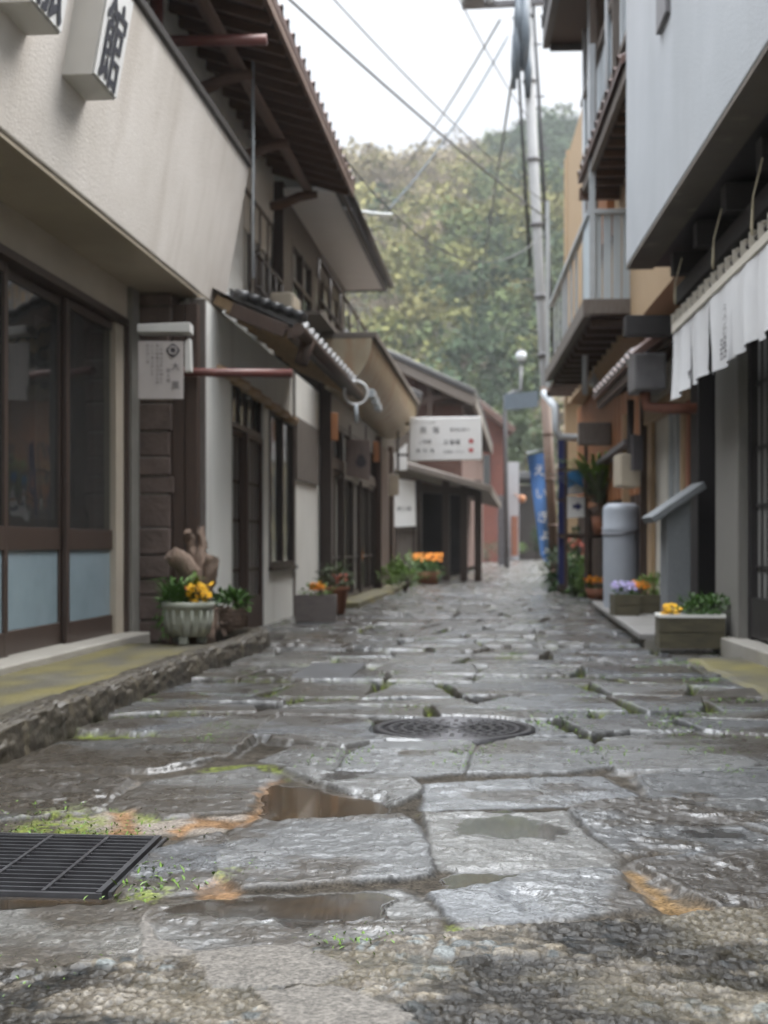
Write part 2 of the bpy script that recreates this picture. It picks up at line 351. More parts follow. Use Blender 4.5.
def fbm(x, y, octv=4, seed=0, gain=.5):
    s, a, t = 0, 1.0, 0
    for i in range(octv):
        s = s + a * vnoise(x, y, seed + i * 17); t += a; a *= gain
        x, y = x * 2.03 + 3.1, y * 2.03 + 1.7
    return s / t
def worley(x, y, seed=0):
    ix, iy = np.floor(x), np.floor(y); f1 = np.full(x.shape, 9.); f2 = f1.copy(); cid = np.zeros(x.shape)
    for dx in (-1, 0, 1):
        for dy in (-1, 0, 1):
            cx, cy_ = ix + dx, iy + dy
            px, py = cx + .1 + .8*_hash(cx, cy_, seed), cy_ + .1 + .8*_hash(cx, cy_, seed + 5)
            d = np.hypot(px - x, py - y); hid = _hash(cx, cy_, seed + 9)
            n = d < f1; f2 = np.where(n, f1, np.minimum(f2, d)); cid = np.where(n, hid, cid); f1 = np.where(n, d, f1)
    return f1, f2, cid
def sstep(a, b, x):
    t = np.clip((x - a) / (b - a), 0, 1); return t*t*(3-2*t)

ys = [1.0]
while ys[-1] < 90:
    y = ys[-1]; ys.append(y + (.006 if y < 1.75 else .0024*y if y < 8 else .006*y if y < 30 else .02*y))
ys = np.array(ys)
xs = np.concatenate([np.arange(-2.9, -2.0, .03), np.arange(-1.9, 1.9, .0046), np.arange(2.0, 3.2, .03)])
GX, GY = np.meshgrid(xs, ys)
# irregular stone outlines: warp the plane a little
WX = GX + .030*(fbm(GX*3.1, GY*3.1, 3, 1) - .5) + .016*(fbm(GX*19, GY*19, 2, 2) - .5)
WY = GY + .045*(fbm(GX*2.7, GY*2.7, 3, 3) - .5) + .018*(fbm(GX*17, GY*17, 2, 4) - .5)

TR = [  # near flagstones, outlines in photo pixels, laid on the ground plane; (points, tone, wet, rough)
 ([(-60,915),(60,903),(135,900),(145,915),(152,938),(138,952),(100,962),(50,968),(-60,985)], 1.0, .5, 1.0),
 ([(158,903),(250,893),(400,888),(420,898),(440,914),(438,930),(340,940),(240,950),(195,950),(172,944),(160,928)], 1.0, .6, 1.6),
 ([(440,893),(500,880),(545,893),(552,914),(512,922),(466,925)], 1.25, .4, .6),
 ([(505,876),(560,872),(612,872),(640,893),(655,905),(600,912),(565,917),(540,900)], 1.2, .8, .8),
 ([(636,860),(700,853),(790,853),(820,897),(720,906),(700,898),(662,874)], .85, .7, 1.6),
 ([(573,810),(592,803),(660,800),(692,803),(745,830),(790,842),(790,850),(660,850),(628,853),(602,835)], .8, .8, 1.7),
 ([(428,812),(500,812),(563,810),(575,826),(616,857),(605,866),(520,868),(443,868),(435,850)], 1.2, .6, 1.0),
 ([(243,820),(300,814),(400,811),(412,822),(422,842),(430,874),(350,879),(212,888),(213,868),(227,845)], 1.05, .45, 1.0),
 ([(132,872),(155,850),(218,834),(228,842),(212,873),(190,886),(122,892)], .8, .6, .9),
 ([(-50,775),(20,770),(125,778),(105,803),(82,812),(-50,822)], .62, .7, 1.8),
 ([(112,806),(150,780),(250,764),(272,772),(240,808),(165,815)], 1.0, .6, 1.0),
 ([(288,768),(345,772),(405,776),(421,790),(398,802),(330,783)], 1.1, .6, .8),
 ([(427,783),(500,778),(596,775),(642,797),(572,803),(430,806)], 1.25, .6, .8),
 ([(640,775),(700,770),(790,768),(820,800),(700,798),(655,795)], .95, .7, .9),
 ([(700,804),(740,802),(800,804),(820,830),(770,830),(735,822)], .9, .7, 1.6),
 ([(340,772),(352,754),(378,741),(470,739),(474,746),(456,771),(400,776)], 1.3, .5, .6),
 ([(466,774),(482,745),(522,736),(588,737),(606,766),(560,772)], 1.2, .5, .6),
 ([(600,742),(640,737),(720,748),(757,764),(740,771),(616,771)], 1.3, .5, .6),
 ([(20,765),(60,742),(150,738),(252,735),(230,755),(150,770)], .62, .7, 1.4),
 ([(160,733),(200,714),(285,712),(262,732),(200,737)], .9, .8, .8),
 ([(262,760),(300,745),(345,748),(332,768)], .9, .6, .7),
 ([(275,738),(300,716),(368,716),(372,738),(345,744)], 1.1, .7, .8),
 ([(606,735),(690,730),(768,735),(800,762),(760,762),(722,745)], .8, .7, .9),
]
stones = []
for pts, tone, wet, rg in TR:
    stones.append((np.array([ong(u, v)[:2] for u, v in pts]), tone, wet, rg))
r2 = random.Random(11)
yb = 5.32
rows = []
def bound(x, k): return .10*math.sin(x*1.3 + k*2.1) + .07*math.sin(x*3.1 + k*4.7)
k = 0
def covered(c):                                           # already traced?
    return c[1] < 5.45 and -1.75 < c[0] < 1.9
while yb < 88:
    d = r2.uniform(.36, .62) * (1 + yb*.012); x = -2.9 + r2.uniform(0, .3)
    while x < 3.2:
        w = r2.uniform(.38, .95); g = .017
        def yy(px, kk, b): return b + bound(px, kk)
        x0, x1 = x + g, x + w - g; j = lambda s=.055: r2.uniform(-s, s)
        sk0, sk1 = j(.09), j(.09)
        P = [(x0 + sk0, yy(x0, k, yb) + g + j()), ((x0+x1)/2, yy((x0+x1)/2, k, yb) + g + j()), (x1 - sk1, yy(x1, k, yb) + g + j()),
             (x1 + sk1, yy(x1, k+1, yb+d) - g + j()), ((x0+x1)/2, yy((x0+x1)/2, k+1, yb+d) - g + j()), (x0 - sk0, yy(x0, k+1, yb+d) - g + j())]
        c = np.mean(P, 0)
        tone = r2.uniform(.8, 1.3) if c[0] > -.9 else r2.uniform(.6, 1.05)
        if not covered(c): stones.append((np.array(P), tone, r2.uniform(.4, .95), r2.choice([.6, .8, 1, 1.5])))
        x += w
    yb += d; k += 1
# stones close to the kerb and beside the near traced ones (left and right margins, y<5.4)
D = np.full(GX.shape, -.09); SID = np.full(GX.shape, -1, int)
for i, (P, tone, wet, rg) in enumerate(stones):
    lo, hi = P.min(0) - .12, P.max(0) + .12
    a, b = np.searchsorted(ys, lo[1]), np.searchsorted(ys, hi[1]); c0, c1 = np.searchsorted(xs, lo[0]), np.searchsorted(xs, hi[0])
    if a >= b or c0 >= c1: continue
    X, Y = WX[a:b, c0:c1], WY[a:b, c0:c1]
    ins = np.zeros(X.shape, bool); dist = np.full(X.shape, 9.)
    for q in range(len(P)):
        p0, p1 = P[q], P[(q+1) % len(P)]; e = p1 - p0
        t = np.clip(((X-p0[0])*e[0] + (Y-p0[1])*e[1]) / (e @ e + 1e-12), 0, 1)
        dist = np.minimum(dist, np.hypot(X - p0[0] - t*e[0], Y - p0[1] - t*e[1]))
        cr_ = ((p0[1] > Y) != (p1[1] > Y)) & (X < (p1[0]-p0[0])*(Y-p0[1])/(p1[1]-p0[1]+1e-12) + p0[0]); ins ^= cr_
    sd_ = np.where(ins, dist, -dist); S = D[a:b, c0:c1]; up = sd_ > S
    S[up] = sd_[up]; SID[a:b, c0:c1][up] = i
D = np.where((GY < 5.5) & (D < .03), D + .023, D)          # tight joints between the near stones
ns = len(stones)
rs = np.random.RandomState(5)
tone = np.array([s[1] for s in stones] + [1.]); wetv = np.array([s[2] for s in stones] + [.5]); rgv = np.array([s[3] for s in stones] + [1.])
cen = np.array([s[0].mean(0) for s in stones] + [np.zeros(2)])
base = np.where(cen[:, 1] > 5.2, rs.uniform(-.009, .009, ns + 1), rs.uniform(-.006, .006, ns + 1)); tlx = rs.uniform(-.012, .012, ns + 1); tly = rs.uniform(-.018, .018, ns + 1); hue = rs.uniform(-1, 1, ns + 1)
near = 1 - sstep(7, 14, GY)
big = fbm(GX*1.9, GY*2.4, 4, 21); mid = fbm(GX*7, GY*9, 4, 22); fine = fbm(GX*34, GY*34, 4, 23); vfine = fbm(GX*95, GY*95, 2, 26); rip = fbm(GX*6 + 2*mid, GY*22 + 3*mid, 4, 24)
rdg = 1 - np.abs(2*fbm(GX*9, GY*15, 4, 25) - 1)            # sharp cleft ridges on rough stones
rg = rgv[SID]
flat = .72 - .35*sstep(4.5, 6.5, GY)
top = base[SID] + tlx[SID]*(GX - cen[SID, 0]) + tly[SID]*(GY - cen[SID, 1]) + .014*(big - .5) + flat*(.011*(mid - .5)*rg + .0055*(fine - .5)*(.6 + rg) + .0022*(vfine - .5)) + flat*(.007*(rip - .5)*rg + .007*(rdg - .6)*np.clip(rg - .55, 0, 1.4))
edge = sstep(-.010, .018, D)
jn = fbm(GX*1.6, GY*1.6, 3, 31)
jdeep = (.010 + .038*sstep(4.6, 6.0, GY)) * (.6 + .8*jn) 
jlev = -jdeep + .008*(fine - .5) + .006*(mid - .5)
Hh = jlev*(1 - edge) + top*edge
inside = edge > .5
# exposed-aggregate concrete strip in the foreground
pu = np.stack([ong(u, v)[:2] for u, v in [(-150, 972), (0, 966), (200, 952), (420, 935), (560, 920), (768, 905), (900, 893)]])
yl = np.interp(GX, pu[:, 0], pu[:, 1]) + .05*(fbm(GX*5, GX*0 + 3, 3, 41) - .5)
agg = sstep(.012, -.012, GY - yl + .03*(mid - .5))
w1, w2, wid = worley(GX*24 + .8*mid, GY*24 + .8*fine, 51); v1, v2, vid = worley(GX*52 + fine, GY*52, 52)
peb = sstep(.05, .35, w2 - w1) * sstep(.50, .56, fbm(GX*6, GY*6, 2, 53) + .42*(vnoise(wid*97, wid*31, 3) - .5))
lay = fbm(GX*4.5, GY*8, 5, 54)
aggh = -.004 + .020*(lay - .5) + .012*(1 - np.abs(2*fbm(GX*7, GY*12, 4, 57) - 1) - .6) + .006*peb*(.3 + wid) + .0045*(1 - peb)*sstep(.05, .3, v2 - v1)*(.3 + vid) + .006*(fine - .5)
def inpoly(pts, soft=.02, wamp=1.0):
    P = np.array([ong(u, v)[:2] for u, v in pts]); lo, hi = P.min(0) - .15, P.max(0) + .15
    a, b = np.searchsorted(ys, lo[1]), np.searchsorted(ys, hi[1]); c0, c1 = np.searchsorted(xs, lo[0]), np.searchsorted(xs, hi[0])
    out = np.zeros(GX.shape); X, Y = GX[a:b, c0:c1] + wamp*(WX-GX)[a:b, c0:c1], GY[a:b, c0:c1] + wamp*(WY-GY)[a:b, c0:c1]
    ins = np.zeros(X.shape, bool); dist = np.full(X.shape, 9.)
    for q in range(len(P)):
        p0, p1 = P[q], P[(q+1) % len(P)]; e = p1 - p0
        t = np.clip(((X-p0[0])*e[0] + (Y-p0[1])*e[1]) / (e @ e + 1e-12), 0, 1)
        dist = np.minimum(dist, np.hypot(X - p0[0] - t*e[0], Y - p0[1] - t*e[1]))
        ins ^= ((p0[1] > Y) != (p1[1] > Y)) & (X < (p1[0]-p0[0])*(Y-p0[1])/(p1[1]-p0[1]+1e-12) + p0[0])
    out[a:b, c0:c1] = sstep(-soft, soft, np.where(ins, dist, -dist)); return out
patch = np.maximum(inpoly([(190,953),(300,945),(354,970),(325,985),(212,986),(200,972)], .006), inpoly([(262,990),(345,986),(412,1014),(380,1040),(300,1040)], .006))
patch = np.maximum(patch, inpoly([(150,905),(163,940),(200,955),(140,960)], .006))
Hh = Hh*(1 - agg) + aggh*agg
Hh = Hh*(1 - patch) + (.004 + .004*(mid - .5) + .0015*(fine - .5))*patch
clay = np.zeros(GX.shape)
for pts in ([(185,882),(205,878),(236,892),(225,900),(195,897)], [(105,812),(128,812),(132,832),(100,834),(112,824)], [(165,826),(195,814),(250,818),(245,824),(195,822),(170,836)],
            [(238,820),(255,800),(272,776),(285,775),(275,795),(262,812),(250,820)], [(618,868),(636,868),(702,910),(668,910)]):
    clay = np.maximum(clay, inpoly(pts, .022, 2.6))
Hh = Hh*(1 - clay) + (-.012 + .012*(mid - .5) + .005*(fine - .5))*clay
# standing water: level sheets that the stone pokes through
water = np.full(GX.shape, -9.)
def pool(pts, depth, lev):
    global Hh, water
    m = inpoly(pts, .045, 3.0)*(.55 + .9*mid); Hh = Hh - depth*m; water = np.where(m > .02, np.maximum(water, lev), water)
pool([(268,800),(285,782),(350,788),(398,798),(385,808),(330,811),(272,815)], .030, -.012)
pool([(445,822),(500,810),(560,825),(555,838),(500,836),(455,830)], .012, -.004)
pool([(462,870),(508,868),(505,880),(470,882)], .02, -.010)
pool([(520,886),(540,884),(555,905),(545,910)], .016, -.008)
pool([(170,905),(260,898),(395,898),(380,918),(230,915)], .010, -.004)
pool([(300,915),(360,912),(365,925),(300,928)], .008, -.005)
pool([(240,842),(225,836),(180,846),(150,862),(190,870)], .006, -.003)
pool([(320,772),(365,770),(360,777),(325,778)], .012, -.004)
pool([(590,815),(680,810),(740,835),(640,845)], .004, -.003)
pool([(400,748),(440,747),(440,752),(400,753)], .01, -.003)
pool([(0,897),(90,890),(110,900),(0,906)], .014, -.010)
pm = inside & (fbm(GX*2.1, GY*2.6, 3, 61) > .66) & (agg < .2) & (GY > 5.5)

lowp = (GX > 99) & (Hh < -.003 - .004*fbm(GX*3, GY*3, 2, 62)) & pm; water = np.where(lowp, -.005, water)
# recesses for the manhole, the drain grate and the slab cover, which are objects of their own
MHC = ong(454, 726); MHR = .345
dm = np.hypot(GX - MHC[0], GY - MHC[1]); Hh = np.where(dm < MHR + .02, -.06, Hh); water = np.where(dm < MHR + .02, -9, water)
GR = [ong(u, v) for u, v in [(-85, 893), (104, 893), (163, 836), (-20, 833)]]
gx1 = lambda y: np.interp(y, [GR[1][1], GR[2][1]], [GR[1][0], GR[2][0]])
gm = (GY > GR[1][1] - .012) & (GY < GR[2][1] + .012) & (GX < gx1(GY) + .012)
Hh = np.where(gm, -.16, Hh); water = np.where(gm, -9, water)
CV = [ong(u, v) for u, v in [(288, 679), (346, 681), (362, 664), (300, 664)]]
cvm = (GY > CV[0][1] - .01) & (GY < CV[2][1] + .01) & (GX > CV[0][0] - .01) & (GX < CV[1][0] + .01); Hh = np.where(cvm, -.05, Hh)
wat = sstep(.0, .004, water - Hh); wdeep = sstep(.0, .026, water - Hh); Hw = np.maximum(Hh, water)
# surface colour of the paving (edge shade and dirt darkened in) and wetness
def L3(*c): return np.array(c)[None, None, :]
E1 = lambda a: a[..., None]
rim = sstep(-.004, .020 + .02*mid, D); rim = np.maximum(rim, .75*sstep(.50, .62, fbm(GX*2.6, GY*2.6, 3, 81))*(GY < 5.4)*sstep(-.03, -.005, D)); rim_ = .30 + .70*rim; t_ = tone[SID]; hu = hue[SID]  # stone edges darkened in colour: joint dirt plus painted shade on front faces
stain = sstep(.46, .60, fbm(GX*2.3, GY*3.2, 5, 71) + .16*(t_ < .75) - .05*(GX > -.6)*near + .10*(fine - .5))
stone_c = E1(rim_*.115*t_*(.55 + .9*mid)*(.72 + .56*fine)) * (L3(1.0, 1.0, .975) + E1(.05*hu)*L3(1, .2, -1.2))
stone_c = stone_c*(1 - E1(.8*stain)) + E1(.8*stain)*L3(.036, .027, .017)*E1(.7 + .6*mid)
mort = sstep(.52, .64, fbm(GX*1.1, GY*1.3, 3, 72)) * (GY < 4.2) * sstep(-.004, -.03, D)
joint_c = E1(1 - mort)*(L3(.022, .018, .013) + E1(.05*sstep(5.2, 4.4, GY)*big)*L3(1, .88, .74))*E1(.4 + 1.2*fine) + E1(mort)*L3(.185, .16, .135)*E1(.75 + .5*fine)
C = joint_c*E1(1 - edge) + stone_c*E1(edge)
mossn = fbm(GX*2.0, GY*1.6, 4, 73) + .16*(GY > 5.2)*(GY < 9) - .02
moss = sstep(.58, .66, mossn - .10*(GY < 5.2)) * sstep(.012, -.008, D) * (agg < .5)
mosse = .5*(GY > 5.2)*sstep(.60, .72, fbm(GX*3.1, GY*2.5, 5, 74)) * sstep(.06, .0, D) * (agg < .5)
moss = np.maximum(moss, mosse)
for (u, v, r_) in ((70, 826, .16), (128, 838, .07), (60, 822, .16), (150, 892, .05), (230, 872, .03)):
    q = ong(u, v); moss = np.maximum(moss, sstep(r_, r_*.4, np.hypot((GX-q[0]), (GY-q[1])*.6) + .10*(mid-.5)))
moss = moss*sstep(.40, .54, .5*fine + .5*vfine)
C = C*E1(1 - .85*moss) + E1(.85*moss)*L3(.105, .125, .028)*E1(.5 + fine)
pc = np.stack([.028 + .115*wid**2, .027 + .107*wid**2, .024 + .092*wid**2], -1) * np.where(E1(vnoise(GX*26, GY*22, 75)) > .62, L3(.86, .98, 1.08), L3(1.06, .97, .84))
agg_c = E1(peb)*pc + E1(1 - peb)*(L3(.050, .042, .031)*E1(.5 + .9*lay) + E1(sstep(.08, .3, v2 - v1)*vid**2)*L3(.08, .073, .062))
crev = sstep(.30, .62, 1 - np.abs(2*fbm(GX*8, GY*14, 5, 77) - 1)); agg_c = agg_c*E1(1.25 - .95*sstep(.62, .9, crev)*sstep(.6, .4, lay)); agm = .5*sstep(.62, .70, fbm(GX*2.2, GY*3, 4, 76))
agg_c = agg_c*E1(1 - .55*agm) + E1(.55*agm)*L3(.085, .073, .045)
C = C*E1(1 - agg) + agg_c*E1(agg)
C = C*E1(1 - patch) + E1(patch)*L3(.115, .104, .090)*E1(.8 + .4*fine)
C = C*E1(1 - clay) + E1(clay)*np.where(E1(GX) > .25, L3(.21, .135, .065), L3(.175, .105, .056))*E1(.25 + 1.2*mid)*E1(.45 + 1.1*fine)
C = C*E1(1 - .45*wat)*E1(1 - wdeep) + E1(wdeep)*L3(.058, .037, .019)*E1(.7 + .6*mid)
rough = .36 - .24*wetv[SID]*sstep(.35, .6, mid) + .16*(fine - .5) + .05*stain
rough = rough*rim + .75*(1 - rim); rough = rough*(1 - agg) + (.38 + .4*(fine - .5))*agg; rough = rough*(1 - patch) + .6*patch
rough = rough + .4*moss; rough = np.clip(rough*(1 - wat) + .03*wat, .03, .95); rim = np.maximum(rim, wat)
# slight camber falls away under the facades
nR, nC = GX.shape
me = bpy.data.meshes.new('street_paving'); nv = nR*nC
me.vertices.add(nv); me.vertices.foreach_set('co', np.stack([GX, GY, Hw], -1).astype(np.float32).ravel())
ii = (np.arange(nR-1)[:, None]*nC + np.arange(nC-1)[None, :]); quads = np.stack([ii, ii+1, ii+nC+1, ii+nC], -1).reshape(-1, 4).astype(np.int32)
nf = len(quads); me.loops.add(nf*4); me.loops.foreach_set('vertex_index', quads.ravel()); me.polygons.add(nf); me.polygons.foreach_set('loop_start', np.arange(0, nf*4, 4, dtype=np.int32))
me.polygons.foreach_set('use_smooth', np.ones(nf, bool)); me.update(); me.validate()
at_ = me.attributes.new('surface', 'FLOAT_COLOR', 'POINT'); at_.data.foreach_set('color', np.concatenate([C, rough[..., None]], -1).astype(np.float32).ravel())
ct_ = me.attributes.new('film', 'FLOAT', 'POINT'); ct_.data.foreach_set('value', np.clip((.35 + .65*wetv[SID]*sstep(.30, .55, mid))*rim*(1 - .8*agg)*(1 - patch)*(1 - moss)*(1 - .8*clay) + wat, 0, 1).astype(np.float32).ravel())
gt_ = me.attributes.new('gloss', 'FLOAT', 'POINT'); gt_.data.foreach_set('value', np.clip(.06 + .62*np.maximum(rim, .6*agg)*(1 - .4*agg), 0, 1).astype(np.float32).ravel())
wt_ = me.attributes.new('water', 'FLOAT', 'POINT'); wt_.data.foreach_set('value', wat.astype(np.float32).ravel())
m = bpy.data.materials.new('wet_flagstone'); m.use_nodes = True; t = m.node_tree; n = t.nodes; b = n['Principled BSDF']; Lk = t.links.new
a1 = n.new('ShaderNodeAttribute'); a1.attribute_name = 'surface'; a2 = n.new('ShaderNodeAttribute'); a2.attribute_name = 'water'
geo = n.new('ShaderNodeNewGeometry')
z1 = n.new('ShaderNodeTexNoise'); z1.inputs['Scale'].default_value = 130; z1.inputs['Detail'].default_value = 4; Lk(geo.outputs['Position'], z1.inputs['Vector'])
z2 = n.new('ShaderNodeTexNoise'); z2.inputs['Scale'].default_value = 38; z2.inputs['Detail'].default_value = 4; Lk(geo.outputs['Position'], z2.inputs['Vector'])
sp = n.new('ShaderNodeMapRange'); sp.inputs['From Min'].default_value = .3; sp.inputs['From Max'].default_value = .7; sp.inputs['To Min'].default_value = .45; sp.inputs['To Max'].default_value = 1.55; Lk(z1.outputs['Fac'], sp.inputs['Value'])
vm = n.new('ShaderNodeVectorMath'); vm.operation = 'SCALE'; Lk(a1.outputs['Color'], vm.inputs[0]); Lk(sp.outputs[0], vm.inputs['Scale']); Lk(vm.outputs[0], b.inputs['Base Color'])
Lk(a1.outputs['Alpha'], b.inputs['Roughness'])
ad = n.new('ShaderNodeMath'); ad.operation = 'ADD'; 
z3 = n.new('ShaderNodeTexNoise'); z3.inputs['Scale'].default_value = 15; z3.inputs['Detail'].default_value = 3; Lk(geo.outputs['Position'], z3.inputs['Vector'])
m3 = n.new('ShaderNodeMath'); m3.operation = 'MULTIPLY_ADD'; m3.inputs[1].default_value = .8; Lk(z3.outputs['Fac'], m3.inputs[0]); Lk(z2.outputs['Fac'], m3.inputs[2])
m4 = n.new('ShaderNodeMath'); m4.operation = 'MULTIPLY'; m4.inputs[1].default_value = .45; Lk(z1.outputs['Fac'], m4.inputs[0])
Lk(m4.outputs[0], ad.inputs[0]); Lk(m3.outputs[0], ad.inputs[1])
dr = n.new('ShaderNodeMapRange'); dr.inputs['To Min'].default_value = .9; dr.inputs['To Max'].default_value = 0.0; Lk(a2.outputs['Fac'], dr.inputs['Value'])
bu = n.new('ShaderNodeBump'); bu.inputs['Distance'].default_value = .0042; a3 = n.new('ShaderNodeAttribute'); a3.attribute_name = 'film'; Lk(a3.outputs['Fac'], b.inputs['Coat Weight']); b.inputs['Coat Roughness'].default_value = .22; b.inputs['Coat IOR'].default_value = 1.45; a4 = n.new('ShaderNodeAttribute'); a4.attribute_name = 'gloss'; Lk(a4.outputs['Fac'], b.inputs['Specular IOR Level']); Lk(bu.outputs[0], b.inputs['Coat Normal']); Lk(dr.outputs[0], bu.inputs['Strength']); Lk(ad.outputs[0], bu.inputs['Height']); Lk(bu.outputs[0], b.inputs['Normal'])
me.materials.append(m); M['flag'] = m
street = bpy.data.objects.new('street_paving', me); COL.objects.link(street); struct(street)
def gz(x, y):                                             # paving height at a place
    i = min(max(np.searchsorted(ys, y), 0), nR-1); j = min(max(np.searchsorted(xs, x), 0), nC-1); return float(Hw[i, j])

M['earth'] = mat('earth', (.10,.09,.065), .9, (.06,.055,.035), .5, bump=.02, bscale=3)
g = MB(); g.sheet([[(x, y, -.20) for y in (-40, 0, 40, 100, 600)] for x in (-600, -40, 0, 40, 600)]); struct(g.build('ground', M['earth']))

# ================================================================ KERB, WALKWAYS
def kerb_mesh(path, wid, hgt, mat_, name, seed=3):
    P = [np.array(p, float) for p in path]; L = [0]
    for a, b in zip(P, P[1:]): L.append(L[-1] + np.linalg.norm(b - a))
    n = int(L[-1] / .02); S = np.linspace(0, L[-1], n); X = np.interp(S, L, [p[0] for p in P]); Y = np.interp(S, L, [p[1] for p in P])
    dx, dy = np.gradient(X), np.gradient(Y); l = np.hypot(dx, dy); nx, ny = dy/l, -dx/l
    prof = [(.5, -.25), (.5, .25), (.47, .6), (.40, .86), (.28, .98), (.1, 1.02), (-.15, 1.0), (-.35, .98), (-.5, .92), (-.5, -.25)]
    pr = []                                                # resample finer
    for (a, b), (c, d) in zip(prof, prof[1:]):
        for t in np.linspace(0, 1, 5)[:-1]: pr.append((a + (c-a)*t, b + (d-b)*t))
    pr.append(prof[-1]); pr = np.array(pr); G = np.zeros((n, len(pr), 3))
    for j, (o, z) in enumerate(pr):
        bump = .028*(fbm(S*5, np.full(n, j*.22), 4, seed) - .5) + .020*(fbm(S*21, np.full(n, j*.7), 3, seed+1) - .5)
        joint = np.exp(-((S - .35) % .72 - .36)**2 / .0005); k = wid*o + bump*np.sign(o) - .012*joint*np.sign(o)
        G[:, j, 0] = X + nx*k; G[:, j, 1] = Y + ny*k; G[:, j, 2] = z*hgt + bump*.6*(z > .3) - .02*joint*(z > .5)
    mb = MB(); mb.sheet(G)
    e = len(pr); mb.f += [tuple(range(e)), tuple((n-1)*e + i for i in range(e - 1, -1, -1))]; mb.sm += [False, False]
    return mb.build(name, mat_)
M['kerb'] = mat('lichened_kerb_stone', (.07,.058,.04), .5, (.022,.018,.013), 5, amt=.5, bump=.008, bscale=30, streak=((.24,.20,.13), 9, .58, .8))
kp = [ong(-110, 800)[:2], ong(0, 762)[:2], ong(60, 735)[:2], ong(140, 700)[:2], ong(210, 670)[:2], ong(252, 655)[:2], ong(268, 647)[:2]]
kp = [np.array([p[0] - .07, p[1]]) for p in kp]
e = kp[-1]; kp += [e + np.array([-.03, .16]), e + np.array([-.13, .27]), e + np.array([-.33, .31]), e + np.array([-.7, .32])]
struct(kerb_mesh(kp, .16, .125, M['kerb'], 'kerb'))
M['walk'] = mat('mossy_walkway', (.115,.105,.075), .6, (.055,.048,.034), 5, amt=.6, bump=.005, bscale=50, streak=((.04,.035,.025), 2.5, .5, .7))
def algae_walk(name, hexcol, stripes):
    m = M['walk'].copy(); m.name = name; t = m.node_tree; n = t.nodes; b = n['Principled BSDF']; L = t.links.new
    src = b.inputs['Base Color'].links[0].from_socket
    g = n.new('ShaderNodeNewGeometry'); mp = n.new('ShaderNodeMapping'); mp.inputs['Scale'].default_value = stripes; L(g.outputs['Position'], mp.inputs[0])
    z = n.new('ShaderNodeTexNoise'); z.inputs['Scale'].default_value = 1.0; z.inputs['Detail'].default_value = 5; L(mp.outputs[0], z.inputs['Vector'])
    r = n.new('ShaderNodeMapRange'); r.inputs['From Min'].default_value = .40; r.inputs['From Max'].default_value = .70; r.inputs['To Max'].default_value = .85; L(z.outputs['Fac'], r.inputs['Value'])
    x = n.new('ShaderNodeMix'); x.data_type = 'RGBA'; x.inputs['B'].default_value = (*hexcol, 1); L(r.outputs[0], x.inputs['Factor']); L(src, x.inputs['A']); L(x.outputs['Result'], b.inputs['Base Color'])
    return m
M['walk_algae'] = algae_walk('algae_walkway', (.18,.15,.03), (3.2, 1.1, 1))
mb = MB(); gx_ = np.linspace(0, 1, 24); gy_ = np.linspace(2.6, 8.9, 120)
kx = lambda y: np.interp(y, [p[1] for p in kp[:7]], [p[0] for p in kp[:7]])
mb.sheet([[(-2.86 + (kx(y) - .02 + 2.86)*a, y, .085 + .012*(float(vnoise(np.array(a*7.), np.array(y*5.), 3)) - .5)) for a in gx_] for y in gy_])
struct(mb.build('walkway', M['walk_algae']))

# ================================================================ shared building pieces
def tile_roof(mb, fr, a0, a1, n_eave, z_eave, n_top, z_top, tw=.27, tl=.26, caps=None):
    """pantiled slope: waves along the eave, steps up the slope; caps collects round tile ends"""
    na = max(2, int(round((a1 - a0)/tw))); w = (a1 - a0)/na; ln = math.hypot(n_top - n_eave, z_top - z_eave); nb = max(1, int(round(ln/tl)))
    up = np.array([n_top - n_eave, z_top - z_eave]) / ln; nrm = np.array([-up[1], up[0]]); nrm = nrm if nrm[1] > 0 else -nrm
    A = []; 
    for i in range(na):
        for t in (0, .12, .25, .38, .5, .7, .85): A.append((i + t)*w)
    A.append(na*w); A = np.array(A)
    ph = (A/w) % 1.0; wave = np.where(ph < .5, .040*np.sin(ph/.5*math.pi), -.012*np.sin((ph-.5)/.5*math.pi))
    Bs = []
    for k in range(nb): Bs += [(k*ln/nb, .028), ((k+.97)*ln/nb, .004)]
    G = [[fr.p(a0 + a, z_eave + up[1]*s + nrm[1]*(wv + h), n_eave + up[0]*s + nrm[0]*(wv + h)) for a, wv in zip(A, wave)] for s, h in Bs]
    mb.sheet(G)
    th = .05                                                # underside and eave edge, so the roof has thickness
    mb.quad(fr.p(a0, z_eave - .03, n_eave), fr.p(a1, z_eave - .03, n_eave), fr.p(a1, z_top - .03, n_top), fr.p(a0, z_top - .03, n_top))
    for aa in (a0, a1): mb.quad(fr.p(aa, z_eave - .03, n_eave), fr.p(aa, z_top - .03, n_top), fr.p(aa, z_top + .04, n_top), fr.p(aa, z_eave + .04, n_eave))
    E_ = [fr.p(a0 + a, z_eave + .028 + wv, n_eave) for a, wv in zip(A, wave)]; Lw = [fr.p(a0 + a, z_eave - .03, n_eave) for a in A]
    mb.sheet([Lw, E_])
    if caps is not None:
        for i in range(na):
            c = fr.p(a0 + (i + .25)*w, z_eave + .035, n_eave)
            caps.tube([c - fr.N*.03, c + fr.N*.016], .047, 12)
def rafters(mb, fr, a0, a1, step, n_in, z_in, n_out, z_out, w=.05, h=.07):
    k = int((a1 - a0)/step)
    for i in range(k + 1):
        a = a0 + (a1 - a0)*i/k; mb.bar(fr.p(a, z_in, n_in), fr.p(a, z_out, n_out), w, h)
